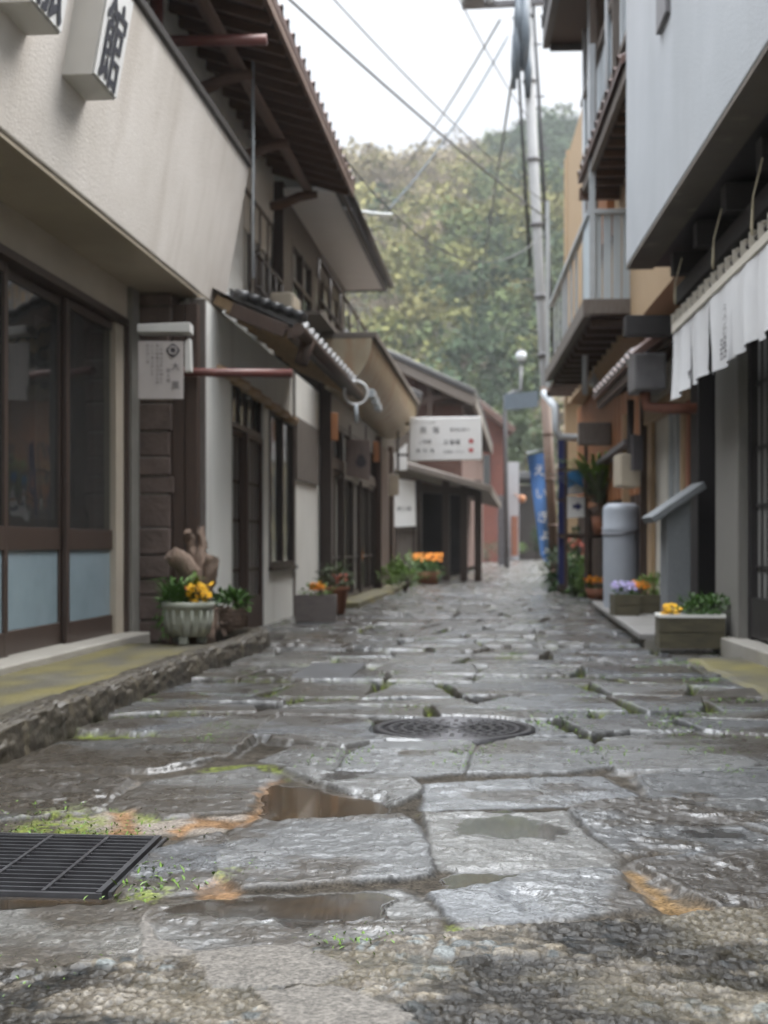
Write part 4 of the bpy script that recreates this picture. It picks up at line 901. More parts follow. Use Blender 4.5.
def forest():
    N = 9500
    X = hr.uniform(-120, 130, N*2); Y = 90 + 165*hr.uniform(0, 1, N*2)**1.0
    keep = np.abs(X) < Y*.36 + 12; X, Y = X[keep][:N], Y[keep][:N]
    Zb = hill_h(X, Y); n = len(X)
    r = hr.uniform(.9, 2.3, n) * np.where(hr.rand(n) < .10, 1.5, 1); 
    kind = fbm(X*.03, Y*.022, 3, 95) + .07*hr.uniform(-1, 1, n)
    pal = np.array([(.06,.085,.05), (.10,.125,.055), (.165,.165,.065), (.215,.20,.085), (.20,.165,.12), (.25,.215,.13)])
    ki = np.clip(((kind - .30)/.32*6).astype(int), 0, 5); ki = np.where(hr.rand(n) < .08, hr.randint(0, 6, n), ki)
    K = 105
    d = hr.normal(size=(n, K, 3)); d /= np.linalg.norm(d, axis=2, keepdims=True); d[..., 2] = np.abs(d[..., 2])*1.0 - .15
    rad = hr.uniform(.55, 1.0, (n, K, 1)); lump = 1 + .35*np.sin(d[..., :1]*5 + hr.uniform(0, 6, (n, 1, 1)))*np.cos(d[..., 1:2]*4)
    tall = hr.uniform(.8, 1.5, (n, 1, 1))
    P = np.stack([X, Y, Zb + r*.9], -1)[:, None, :] + d*rad*lump*r[:, None, None]*np.concatenate([np.ones((n,1,2)), tall], 2)
    P = P.reshape(-1, 3); m = len(P); sz = np.repeat(r, K)*hr.uniform(.09, .19, m)
    a = hr.normal(size=(m, 3)); a /= np.linalg.norm(a, axis=1, keepdims=True); b = np.cross(a, hr.normal(size=(m, 3))); b /= np.linalg.norm(b, axis=1, keepdims=True)
    Q = np.stack([P - a*sz[:, None], P + b*sz[:, None]*.6, P + a*sz[:, None], P - b*sz[:, None]*.6], 1).reshape(-1, 3)
    W = np.stack([CS*Q[:, 0] - SN*Q[:, 1], SN*Q[:, 0] + CS*Q[:, 1], Q[:, 2]], -1)
    me = bpy.data.meshes.new('forest'); me.vertices.add(len(W)); me.vertices.foreach_set('co', W.astype(np.float32).ravel())
    me.loops.add(m*4); me.loops.foreach_set('vertex_index', np.arange(m*4, dtype=np.int32)); me.polygons.add(m); me.polygons.foreach_set('loop_start', np.arange(0, m*4, 4, dtype=np.int32)); me.update(); me.validate()
    cl = pal[ki][:, None, :]*hr.uniform(.8, 1.2, (n, 1, 1))*hr.uniform(.92, 1.08, (n, K, 1)); cl = np.repeat(cl.reshape(-1, 3), 4, 0)
    at = me.attributes.new('leafcol', 'FLOAT_COLOR', 'POINT'); at.data.foreach_set('color', np.concatenate([cl, np.ones((len(cl), 1))], 1).astype(np.float32).ravel())
    mm = bpy.data.materials.new('forest_leaves'); mm.use_nodes = True; b_ = mm.node_tree.nodes['Principled BSDF']; b_.inputs['Roughness'].default_value = 1; b_.inputs['Specular IOR Level'].default_value = .02
    an = mm.node_tree.nodes.new('ShaderNodeAttribute'); an.attribute_name = 'leafcol'; mm.node_tree.links.new(an.outputs['Color'], b_.inputs['Base Color']); me.materials.append(mm)
    o = bpy.data.objects.new('forest', me); COL.objects.link(o); struct(o, 'stuff')
    o['label'] = 'mixed winter woodland covering the far hillside'
forest()

# ---- leafy plants
def leaves(mb, c, r, n, L, W, spread=1.0, rs_=rng, upbias=.3):
    c = np.array(c, float); r = np.array(r if not np.isscalar(r) else (r, r, r), float)
    for _ in range(n):
        d = np.array([rs_.gauss(0, 1) for _ in range(3)]); d /= np.linalg.norm(d)
        p = c + d*r*rs_.uniform(.35, 1.0); q = d + np.array([rs_.gauss(0, .5), rs_.gauss(0, .5), upbias + rs_.gauss(0, .4)])
        mb.leaf(p, q, np.array([rs_.gauss(0, .3), rs_.gauss(0, .3), 1]), L*rs_.uniform(.6, 1.25), W*rs_.uniform(.7, 1.2))
    return mb
def blades(mb, c, r, n, H, W, lean=.5, rs_=rng):          # strap leaves bending outwards
    c = np.array(c, float)
    for _ in range(n):
        t = rs_.uniform(0, 2*math.pi); d = np.array([math.cos(t), math.sin(t), 0]); p = c + d*r*rs_.uniform(0, 1); h = H*rs_.uniform(.6, 1.15); l = lean*rs_.uniform(.3, 1.3)*h
        pts = [p, p + d*l*.3 + np.array([0, 0, h*.5]), p + d*l*.75 + np.array([0, 0, h*.85]), p + d*l*1.25 + np.array([0, 0, h*(.95 - .25*rs_.random())])]
        s = np.array([-d[1], d[0], 0]); ws = [W*.7, W, W*.7, W*.08]
        vs = [q + s*w*k/2 for q, w in zip(pts, ws) for k in (-1, 1)]; mb.add(vs, [(0,1,3,2),(2,3,5,4),(4,5,7,6)], True)
    return mb
def blossoms(mb, c, r, n, s, rs_=rng):
    c = np.array(c, float); r = np.array(r if not np.isscalar(r) else (r, r, r), float)
    for _ in range(n):
        p = c + np.array([rs_.uniform(-1, 1)*r[0], rs_.uniform(-1, 1)*r[1], rs_.uniform(-.6, 1)*r[2]])
        f = np.array([rs_.gauss(0, .5), -.7 + rs_.gauss(0, .4), .8]); f /= np.linalg.norm(f); a = np.cross(f, [0, 1, .3]); a /= np.linalg.norm(a); b = np.cross(f, a)
        for k in range(5):
            t = 2*math.pi*k/5 + rs_.random(); d = a*math.cos(t) + b*math.sin(t); e_ = -a*math.sin(t) + b*math.cos(t); ss = s*rs_.uniform(.8, 1.2)
            mb.add([p, p + d*ss*.6 + e_*ss*.42 + f*ss*.12, p + d*ss - f*ss*.05, p + d*ss*.6 - e_*ss*.42 + f*ss*.12], [(0,1,2,3)])
    return mb
def tree(label, base, h, crown_c, crown_r, n, leafm, group=None):
    t = thing('tree', label, 'tree', base, group); b = np.array(base, float); cc = np.array(crown_c, float)
    mb = MB(); mb.tube([b, b + (cc-b)*.5 + np.array([.1, 0, 0]), cc], [.16, .11, .05], 8)
    for k in range(6):
        q = b + (cc-b)*rng.uniform(.4, .9); mb.tube([q, q + np.array([rng.uniform(-1, 1)*crown_r[0]*.7, rng.uniform(-1, 1)*crown_r[1]*.7, crown_r[2]*.5])], [.06, .02], 6)
    mb.build('trunk', M['bark'], t); mb = MB()
    for k in range(9):
        o = cc + np.array([rng.uniform(-.7, .7)*crown_r[0], rng.uniform(-.7, .7)*crown_r[1], rng.uniform(-.7, .8)*crown_r[2]])
        leaves(mb, o, [q*rng.uniform(.3, .5) for q in crown_r], n//9, .35, .16)
    mb.build('crown', M[leafm], t); return t
for lab, u, v0, v1, Z, ru, lm in (('broad pale green tree rising behind the blue banner', 530, 560, 448, 84, 26, 'leaf_grey'), ('dark evergreen at the street end, lower right of the pale green tree', 541, 560, 480, 80, 14, 'leaf_dark'), ('feathery tree behind the red building roof', 518, 560, 425, 90, 14, 'leaf_far')):
    b = onZ(u, v0, Z)*np.array([1,1,0]); c = onZ(u, v1, Z); rr = ru/F*Z
    tree(lab, b, 0, c, (rr, rr, (v0-v1)*.36/F*Z), 2600, lm)

# ================================================================ RIGHT SIDE
FR = Frame(1.66 + .0446*9.56, -.0446, -1)
M['sill2'] = M['sill']
ns_ = thing('noren_shop', 'shop with black lattice door, charred eave beams and a plain blue-grey upper wall', 'shop', FR.p(9, 0))
aD = FR.a(746); zsill = .115
aPl, aPr = FR.a(745), FR.a(722)                           # grey pillar near/far edges
aEnd = FR.a(650)
mb = MB(); FR.box(mb, aPl, aPr, 0, 3.0, -.1, .05); mb.build('pillar', M['grey_pillar'], ns_, .006)
a3 = FR.a(703)
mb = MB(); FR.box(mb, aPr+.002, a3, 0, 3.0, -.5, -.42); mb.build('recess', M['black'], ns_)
mb = MB(); FR.box(mb, a3, FR.a(695), 0, 3.0, -.1, .04); plabel(mb.build('dark_post', M['beam_dark'], ns_, .006), 'charred dark post')
lo = aD - 2.6
for i in range(2):
    q0 = lo + i*1.3; lattice_door(FR, q0+.01, q0+1.29, zsill+.02, 2.42, -.09 + .03*i, ns_, 6, (.62, 1.05, 1.45, 1.9), .055, ('lattice','lattice','paper_light'), 'lattice_door', .03, .22, .006)
mb = MB(); FR.wall(mb, 2.0, aPl-.003, 0, 3.05, [(lo, aPl-.1, -.2, 2.44)], .2, -.02); mb.build('wall', M['beam_dark'], ns_)
mb = MB(); FR.box(mb, 3.0, aPr+.05, -.05, zsill, -.4, .14); plabel(mb.build('doorstep', M['sill'], ns_, .012), 'pale stone doorstep')
# cream bay beyond the pillar
ab0 = FR.a(695)
w0, w1 = FR.a(681), FR.a(667); zc0, zc1 = .55, FR.at(674, 408)[1]
mb = MB(); FR.wall(mb, ab0, aEnd, -.1, 2.9, [(w0, w1, zc0, zc1)], .15); plabel(mb.build('bay_wall', M['cream'], ns_), 'cream plaster bay')
window(FR, w0+.003, w1-.003, zc0+.003, zc1-.003, -.05, ns_, 2, 1, .05, ('pale_pipe', 'glass_pale'))
mb = MB(); FR.box(mb, ab0+.03, ab0+.17, .1, 2.2, .004, .05); plabel(mb.build('red_panel', M['terracotta'], ns_), 'faded red side panel')
mb = MB(); FR.box(mb, ab0-.0, aEnd, 2.02, 2.18, .003, .07); FR.box(mb, FR.a(656), FR.a(652), 0, 2.02, .004, .05); FR.box(mb, FR.a(688), FR.a(685.5), 0, 2.02, .004, .05); mb.each('trim', M['tan_wood'], ns_, .004)
mb = MB(); xb = FR.p(8, 0, -.21); mb.prism([FR.p(2.05, -.1, -.55), FR.p(aEnd-.05, -.1, -.55), FR.p(aEnd-.05, -.1, -4.5), FR.p(2.05, -.1, -4.5)], (0, 0, 5.5)); mb.build('core_wall', M['beam_dark'], ns_)
# overhanging upper storey
FU = Frame(.98 + .0446*10.94, -.0446, -1); zb = 3.10; aUe = 10.98
mb = MB(); FU.box(mb, 1.5, aUe, zb, 5.75, -5, 0); plabel(mb.build('upper_wall', M['grey_render'], ns_, .01), 'blank blue-grey upper wall')
mb = MB(); FU.box(mb, 1.5, aUe-.01, zb-.03, zb-.002, -.22, -.004); plabel(mb.build('overhang_edge', M['soffit_dark'], ns_), 'stained edge of the overhang')
mb = MB(); FU.box(mb, 1.5, aUe-.05, zb-.02, zb-.001, -.9, -.222); mb.build('overhang_soffit', M['beam_dark'], ns_)
wn = FU.at(662, 18); mb = MB(); FU.box(mb, wn[0]-.35, wn[0]+.05, wn[1]-.1, wn[1]+1.6, .0, .035); plabel(mb.build('vent_strip', M['gutter_grey'], ns_, .006), 'thin dark strip high on the upper wall')
mb = MB()
for k in range(7):
    a = 4.6 + k*.95; mb.bar(FR.p(a, 2.97, -.2), FR.p(a, 2.96, .36), .14, .17)
for n_, z in ((.20, 2.80), (.02, 2.74)): mb.bar(FR.p(2, z, n_), FR.p(aUe-.2, z, n_), .10, .14)
mb.each('eave_beam', M['beam_dark'], ns_, .006)
mb = MB(); rp = FR.at(640, 300, .2); mb.bar(FR.p(aUe-.2, 2.55, -.3), FR.p(aUe-.2, 2.56, .66), .16, .16); plabel(mb.build('end_beam', M['beam_dark'], ns_, .006), 'end beam at the house corner')
# hanging straw cords
for i, (u, v0, v1) in enumerate(((713, 244, 266), (675, 265, 302), (752, 182, 232))):
    q0, q1 = FR.at(u+2, v0-12, .40), FR.at(u, v1, .40); t = tag(MB().tube([FR.p(q1[0]-.12, 2.90, .37), FR.p(q1[0]-.03, (2.90+q1[1])/2, .40), FR.p(q1[0], q1[1]+.03, .40), FR.p(q1[0], q1[1]-.02, .40)], [.005, .005, .010, .006], 7).build('straw_cord', M['cord'], None, 0, FR.p(q0[0], q0[1], .4)),
        ('straw cord hanging from the charred eave beams, middle one of three', 'straw cord hanging from the eave beams nearest the small tiled roof', 'straw cord hanging highest above the curtain near the picture edge')[i], 'cord', 'straw cords under the eave')
# noren curtain
NO = .34
r0, r1 = FR.at(768, 236, NO), FR.at(677, 326, NO); zr_ = (r0[1]+r1[1])/2; slope = (r1[1]-r0[1])/(r1[0]-r0[0])
aN0, aN1 = r0[0]-1.3, r1[0]; zl = lambda a: r1[1] + slope*(a - aN1)*.5
nr = thing('noren_curtain', 'white split curtain with dark characters hanging over the shop entrance', 'curtain', FR.p((aN0+aN1)/2, zl(8), NO))
mb = MB(); mb.tube([FR.p(aN0-.1, zl(aN0)+.05, NO), FR.p(aN1+.06, zl(aN1)+.05, NO)], .02, 10); mb.build('rod', M['beam_dark'], nr)
np_ = 6; wP = (aN1-aN0)/np_
hem = {}
for i in range(np_):
    p0, p1 = aN0 + wP*i, aN0 + wP*(i+1); G = []; hgt = FR.at(690, 392, NO); dz = zl(aN1) - FR.at(686, 390, NO)[1]
    nj, nk = 26, 16; tw = rng.uniform(-.05, .05)
    for k in range(nk + 1):
        row = []; f = k/nk
        for j in range(nj + 1):
            q = j/nj; a = p0 + .008 + (wP-.010)*q*(1 - .015*f) + .01*f*wP
            n_ = NO + .03 + .022*f*math.sin(q*6.3*1.6 + i*2.1) + .02*f*math.sin(f*1.5 + i) + tw*.4*f*(q-.5)
            row.append(FR.p(a, zl(a) - dz*f*(1 + .05*math.sin(i*3.0) + .04*(q-.5)) - .008, n_))
        G.append(row)
    mb = MB(); mb.sheet(G); G2 = np.array(G) - FR.N*.004; mb.sheet(G2[:, ::-1]); pn = mb.build('cloth_panel', M['cloth_white'], nr); hem[i] = np.array(G)
mb = MB(); mb.bar(FR.p(aN0, zl(aN0)-.03, NO+.036), FR.p(aN1, zl(aN1)-.03, NO+.036), .012, .055)
k = int((aN1-aN0)/.21)
for j in range(k+1):
    a = aN0 + .03 + (aN1-aN0-.06)*j/k
    for s_ in (.024, -.024): mb.bar(FR.p(a, zl(a)-.0, NO+s_), FR.p(a, zl(a)+.085, NO+s_), .05, .008)
    mb.bar(FR.p(a-.025, zl(a)+.088, NO), FR.p(a+.025, zl(a)+.088, NO), .056, .008)
plabel(mb.build('heading_tape', M['tape'], nr), 'beige heading tape with loops over the rod')
def on_panel(mb, s, size, i, q, f, push=.012):
    g = hem[i]; K, J = int(f*16), int(q*26); O = g[K, J] + FR.N*push; return text_mb(mb, s, size, O, -FR.A, np.array([0, 0, 1.]))
mb = MB(); iP = np_ - 2
def on_cloth(s_, sz, u, v):
    a, z = FR.at(u, v, NO + .07); text_mb(mb, s_, sz, FR.p(a, z, NO + .07), -FR.A*1.5, np.array([0, 0, 1.]))
for s_, v in (('う', 311), ('つ', 321), ('わ', 331), ('と', 340)): on_cloth(s_, .085, 725.5, v)
on_cloth('器', .15, 724, 350)
for s_, v in (('く', 350), ('ら', 359), ('し', 367)): on_cloth(s_, .06, 692, v)
on_cloth('▼', .09, 690, 376)
mb.build('lettering', M['faded_ink'], nr)

# small tiled pent roof with gutter over the cream bay
pr0, pr1 = FR.at(690, 300, .55), FR.at(594, 404, .55)
zP = (FR.at(641, 349, .55)[1]); aR0, aR1 = max(pr0[0], 11.05), pr1[0]
mb = MB(); caps = MB(); tile_roof(mb, FR, aR0, aR1, .55, zP, -.0, zP+.42, caps=caps); o = mb.build('pent_roof', M['tile_brown'], ns_); caps.each('round_tile_end', M['tile_edge'], o)
mb = MB(); FR.box(mb, aR0, aR1, zP-.12, zP-.035, .46, .52); mb.build('pent_beam', M['brown_wood'], ns_); mb = MB(); rafters(mb, FR, aR0+.1, aR1-.1, .4, .02, zP+.2, .47, zP-.05, .05, .06); mb.each('pent_rafter', M['brown_wood'], ns_)
gx = FR.at(672, 347, .5); mb = MB(); FR.box(mb, 10.9, 11.35, gx[1]-.13, gx[1]+.17, .30, .56); mb.build('rainwater_head', M['gutter_grey'], ns_, .015)
mb = MB(); c = FR.p(11.1, gx[1]-.13, .45); mb.tube([c, c + np.array([.02, 0, -.12]), FR.p(11.05, gx[1]-.27, .30), FR.p(11.0, gx[1]-.28, -.02)], .048, 10); mb.build('downpipe', M['copper'], ns_)

# ================================================================ WOODEN HOUSE with balconies (beyond)
wh = thing('balcony_house', 'tall narrow wooden house with stacked balconies and orange board walls', 'house', FR.p(16, 0))
aW0, aW1 = aEnd + .003, 21.5
mb = MB(); FR.box(mb, aW0+.05, aW1, -.1, 7.0, -4.5, -.14); mb.build('core_wall', M['grey_wood'], wh)
mb = MB(); nbd = 40
for i in range(nbd):
    p0 = aW0 + (aW1-aW0)*i/nbd; FR.box(mb, p0+.004, p0+(aW1-aW0)/nbd-.004, 1.35, 3.0, -.14, -.01 + .012*(i % 2))
plabel(mb.build('board_wall', M['orange_wood'], wh), 'orange-brown vertical board wall')
mb = MB()
for i in range(nbd):
    p0 = aW0 + (aW1-aW0)*i/nbd; FR.box(mb, p0+.004, p0+(aW1-aW0)/nbd-.004, .0, 1.345, -.14, -.02 + .012*(i % 2))
plabel(mb.build('lower_board_wall', M['brown_wood'], wh), 'dark lower boarding')
zB = 3.2; nB = FR.N
def rb(mb, u0, v, u1, y0): pass
mb = MB(); p = FR.at(593, 316, .62); q = FR.at(557, 390, .72)
aB0, aB1 = 13.75, 19.0; zB = 3.18
FR.box(mb, aB0, aB1, zB-.02, zB+.0, -.1, .62)
for k in range(14): FR.box(mb, aB0+.1+k*.48, aB0+.2+k*.48, zB-.11, zB-.022, -.1, .60)
FR.box(mb, aB0-.02, aB0+.06, zB-.02, zB+.14, -.1, .66); mb.build('balcony_floor', M['brown_wood'], wh)
mb = MB(); FR.box(mb, aB0-.05, aB1+.05, zB-.03, zB+.15, .625, .70); FR.box(mb, aB0-.06, aB0-.022, zB+.0, zB+.16, -.1, .70); plabel(mb.build('balcony_edge', M['grey_wood'], wh, .006), 'pale edge boards of the balcony')
mb = MB()
for k in range(7): FR.box(mb, aB0, aB0+.03, zB+.165, zB+1.05, -.1+.1*k, -.1+.1*k+.085)
for k in range(4): FR.box(mb, aB0+.05+k*.16, aB0+.05+k*.16+.14, zB+.165, zB+1.05, .60, .625)
plabel(mb.build('balcony_screen', M['corrug'], wh, .004), 'pale blue upright sheets round the balcony')
mb = MB(); mb.bar(FR.p(aB0, zB+1.07, .62), FR.p(aB1, zB+1.07, .62), .07, .05); mb.bar(FR.p(aB0, zB+1.075, -.1), FR.p(aB0, zB+1.075, .6), .07, .05)
for k in range(3): mb.bar(FR.p(aB0+k*3.1, zB, .60), FR.p(aB0+k*3.1, 6.0 if k != 1 else 4.25, .60), .06, .06)
for k in range(6): mb.bar(FR.p(aB0+1.6+k*.62, zB+.15, .61), FR.p(aB0+1.6+k*.62, zB+1.06, .61), .03, .03)
mb.build('balcony_frame', M['pale_pipe'], wh)
mb = MB(); FR.box(mb, 11.06, 20.9, 3.02, 6.98, -.13, .21); plabel(mb.build('upper_wall', M['tan_wood'], wh), 'tan upper wall')
# middle eave with rafters
aM0, aM1, zM = 11.02, 14.6, 4.72
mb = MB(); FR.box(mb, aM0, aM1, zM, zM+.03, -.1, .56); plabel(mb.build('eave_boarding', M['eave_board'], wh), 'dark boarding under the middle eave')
mb = MB(); rafters(mb, FR, aM0+.1, aM1-.05, .33, -.1, zM-.035, .55, zM-.035, .06, .06); mb.bar(FR.p(aM1, zM-.05, -.1), FR.p(aM1, zM-.05, .65), .09, .12); mb.each('rafter', M['rafter'], wh)
mb = MB(); FR.box(mb, aM0, aM1, zM-.05, zM+.06, .565, .62); mb.build('eave_edge', M['grey_wood'], wh)
mb = MB(); tile_roof(mb, FR, aM0, aM1+.05, .66, zM+.10, -.12, zM+.48); mb.build('middle_roof', M['tile_brown'], wh)
# top eave
zT = 7.0; aT0, aT1 = 11.0, 16.3
mb = MB(); FR.box(mb, aT0, aT1, zT, zT+.04, -.1, .84); plabel(mb.build('top_eave', M['brown_wood'], wh), 'brown boarded underside of the top eave')
mb = MB(); FR.box(mb, aT0, aT1+.03, zT-.05, zT+.2, .845, .93); FR.box(mb, aT1+.005, aT1+.05, zT-.08, zT+.2, -.1, .84); mb.build('top_gutter', M['flash'], wh)
mb = MB(); tile_roof(mb, FR, aT0, aT1, .95, zT+.22, -3.5, zT+1.8); mb.build('top_roof', M['tile'], wh)
# clutter of poles, pipes and rails on the front
mb = MB()
for (a, n_, z0, z1, r_) in ((15.9, .45, 2.6, 7.0, .035), (14.9, .50, 3.2, 7.0, .028), (13.4, .48, 4.72, 7.0, .03)): mb.tube([FR.p(a, z0, n_), FR.p(a, z1, n_)], r_, 8)
mb.each('drain_pole', M['pale_pipe'], wh)
mb = MB()
for (a, n_, z0, z1) in ((14.4, .52, 4.9, 7.0), (15.3, .40, 4.2, 7.0), (12.6, .50, 5.2, 7.0)): mb.bar(FR.p(a, z0, n_), FR.p(a, z1, n_), .07, .07)
for z in (5.45, 6.2): mb.bar(FR.p(11.1, z, .45), FR.p(16.2, z, .45), .06, .06)
mb.each('balcony_post', M['grey_wood'], wh)
mb = MB()
for k in range(26): FR.box(mb, 11.1+k*.2, 11.1+k*.2+.15, 5.05, 6.15, .40, .43)
plabel(mb.build('upper_screen', M['corrug'], wh, .003), 'pale slatted screen of the upper balcony')
mb = MB(); FR.box(mb, 15.0, 16.4, 4.3, 5.0, .02, .3); plabel(mb.build('orange_awning', M['orange_wood'], wh, .01), 'orange-brown boxed shutter on the upper wall')
# bent downpipe at the street end
pp = [(556,408),(556,430),(560,437),(580,438),(598,436)]
mb = MB(); mb.tube([FR.p(20.4, 3.15, .62)] + [onZ(u, v, 19.6) for u, v in pp], .06, 8); mb.build('bent_downpipe', M['pale_pipe'], wh)
mb = MB(); hd = FR.at(608, 444, .05); FR.box(mb, FR.a(605, .05)-.1, FR.a(588, .3), FR.at(600, 447, .1)[1], FR.at(600, 425, .1)[1], .0, .42); mb.build('lean_to_hood', M['grey_wood'], wh, .01)
mb = MB(); l0, l1 = FR.a(636, .02), FR.a(606, .02); mb.bar(FR.p(l0, FR.at(636, 440, .05)[1], .08), FR.p(l1, FR.at(606, 462, .05)[1], .08), .14, .06); mb.build('bench_ledge', M['gutter_grey'], wh)
mb = MB(); mb.bar(FR.p(FR.a(629), .2, .03), FR.p(FR.a(629), 2.3, .03), .09, .07); mb.build('wall_batten', M['tan_wood'], wh)
mb = MB(); gw = FR.at(640, 420, 0); mb.box(*sorted((FR.p(aEnd,0,.0)[0]-.10, FR.p(aEnd,0,.0)[0]+.04)), aEnd-.03, aEnd+.06, 0, 2.5); mb.build('corner_post', M['brown_wood'], wh)
mb = MB(); q = onZ(590, 360, 17); q = FR.at(594, 378, .2); mb.tube([FR.p(q[0], zB-.02, .2), FR.p(q[0], zB-.22, .2)], .02, 6); mb.ball(FR.p(q[0], zB-.27, .2), .07); mb.build('porch_lamp', M['pale_pipe'], wh)

tn = thing('tan_house', 'tall tan boarded house standing behind the utility pole', 'house', FR.p(25, 0))
mb = MB()
k0, k1 = FR.a(581), FR.a(566); mb2 = MB()
p0 = FR.p(23.0, 0, .5); 
for i in range(7): mb.prism([onZ(565+i*2.6, 552, 23.2), onZ(567.3+i*2.6, 552, 23.2), onZ(567.3+i*2.6, 158-i*3, 23.2), onZ(565+i*2.6, 158-i*3, 23.2)], FW*.12)
mb.build('boarding', M['tan_wood'], tn)
mb = MB(); mb.prism(px_poly([(566,548),(620,548),(620,150),(566,150)], 23.36), np.array([.075, 1, 0])*6); mb.build('wall', M['tan_wood'], tn)
mb = MB(); e0 = onZ(561, 310, 22.6); mb.prism(px_poly([(556,395),(561,345),(569,312),(584,312),(584,395)], 23.0), FW*.15); plabel(mb.build('pent_hood', M['gutter_grey'], tn), 'dark hood halfway up the wall')

# ================================================================ STREET IRONWARE
t = thing('manhole_cover', 'round cast iron manhole cover set among the wet flagstones', 'manhole cover', (MHC[0], MHC[1], -.02))
mb = MB(); c = (MHC[0], MHC[1], 0)
mb.lathe([(.0, -.012), (.30, -.012), (.30, -.03)], c, 48); rr_ = [.06, .115, .17, .225, .275]
for q in rr_: mb.lathe([(q-.012, -.0122), (q-.010, -.006), (q+.010, -.006), (q+.012, -.0122)], c, 48)
for r0_, r1_, n_ in ((.075, .105, 8), (.13, .158, 14), (.185, .213, 20), (.238, .264, 28)):
    for k in range(n_):
        q = 2*math.pi*k/n_; d = np.array([math.cos(q), math.sin(q), 0]); mb.bar(np.array(c) + d*r0_ + [0, 0, -.0085], np.array(c) + d*r1_ + [0, 0, -.0085], .018, .007)
mb.build('lid', M['iron'], t)
mb = MB(); mb.lathe([(.306, -.05), (.306, -.006), (.345, -.005), (.352, -.05)], c, 48); mb.build('rim', M['iron'], t)

t = thing('drain_grate', 'black steel drain grating sunk at the foot of the picture', 'drain grate', (GR[1][0]-.4, (GR[1][1]+GR[2][1])/2, -.02))
g0, g1 = GR[1][1], GR[2][1]; xl = GR[1][0] - 1.0; nb = 15
sk = lambda x, y: x + (gx1(y) - gx1(g0))
mb = MB()
for i in range(nb + 1):
    y = g0 + .012 + (g1 - g0 - .024)*i/nb; mb.bar((sk(xl, y), y, -.014), (gx1(y) - .02, y, -.014), .0075, .022)
mb.build('bar_grid', M['grate'], t)
mb = MB()
for k in range(7):
    x = xl + .08 + k*.155; mb.bar((sk(x, g0), g0 + .012, -.006), (sk(x, g1), g1 - .012, -.006), .009, .010)
mb.build('cross_rod', M['grate'], t)
mb = MB(); mb.bar((gx1(g0) - .012, g0, -.012), (gx1(g1) - .012, g1, -.012), .014, .028); mb.bar((xl, g0, -.014), (gx1(g0) - .004, g0, -.014), .012, .026); mb.bar((sk(xl, g1), g1, -.014), (gx1(g1) - .004, g1, -.014), .012, .026); mb.build('rim', M['grate'], t)
mb = MB(); mb.box(xl-.05, gx1(g1)+.05, g0-.05, g1+.05, -.30, -.155); mb.build('drain_pit', M['black'], t)

t = tag(MB().box(CV[0][0], CV[1][0], CV[0][1], CV[2][1], -.05, .006).build('slab_cover', M['tile'], None, .004, ((CV[0][0]+CV[1][0])/2, CV[0][1], -.05)), 'dark rectangular slab cover lying flush in the paving near the end of the kerb', 'slab cover')

# ================================================================ LEFT POTS AND PLANTS
def gpt(u, v, z): p = ong(u, v, z); return p
WZ = .092
p = gpt(188, 643, WZ)
pot = thing('flower_pot', 'white ribbed stone pot on feet with leafy greens and yellow flowers on the mossy walkway', 'flower pot', p)
mb = MB(); mb.lathe([(.0, .05), (.125, .05), (.15, .07), (.165, .16), (.168, .24), (.185, .25), (.188, .285), (.165, .29), (.155, .25), (.0, .25)], p, 40)
for k in range(16):
    q = 2*math.pi*k/16; d = np.array([math.cos(q), math.sin(q), 0]); mb.tube([p + d*.145 + [0, 0, .075], p + d*.166 + [0, 0, .16], p + d*.168 + [0, 0, .235]], .012, 6)
mb.build('bowl', M['pot_stone'], pot)
for k in range(3):
    q = 2*math.pi*k/3 + .5; d = np.array([math.cos(q), math.sin(q), 0]); mb = MB(); c = p + d*.10; mb.box(c[0]-.03, c[0]+.03, c[1]-.03, c[1]+.03, p[2]-.002, p[2]+.055); mb.build('foot', M['pot_stone'], pot, .008)
top = p + np.array([0, 0, .27])
mb = MB(); mb.lathe([(.0, .262), (.154, .258)], p, 24); mb.build('soil', M['soil'], pot)
mb = MB(); blades(mb, top + np.array([-.07, 0, 0]), .09, 60, .20, .022, .8); leaves(mb, top + np.array([-.10, -.02, .03]), (.10, .10, .07), 90, .07, .028); leaves(mb, top + np.array([-.16, -.06, -.10]), (.05, .05, .13), 60, .06, .022, upbias=-.5); mb.build('foliage', M['leaf'], pot)
mb = MB(); leaves(mb, top + np.array([.08, -.03, .02]), (.08, .09, .06), 70, .06, .03); mb.build('leafy_side', M['leaf_dark'], pot)
mb = MB(); blossoms(mb, top + np.array([.09, -.06, .07]), (.085, .06, .08), 60, .021); plabel(mb.build('flowers', M['yellow'], pot), 'bright yellow flowers')
mb = MB(); blossoms(mb, top + np.array([-.0, -.02, .12]), (.05, .03, .03), 6, .022); plabel(mb.build('pink_flowers', M['redflower'], pot), 'small reddish flowers')
mb = MB(); blossoms(mb, top + np.array([.02, .03, .17]), (.03, .03, .05), 10, .018); leaves(mb, top + np.array([.03, .03, .14]), (.04, .04, .08), 24, .05, .02); plabel(mb.build('tall_sprig', M['leaf_lime'], pot), 'pale yellow-green sprig')

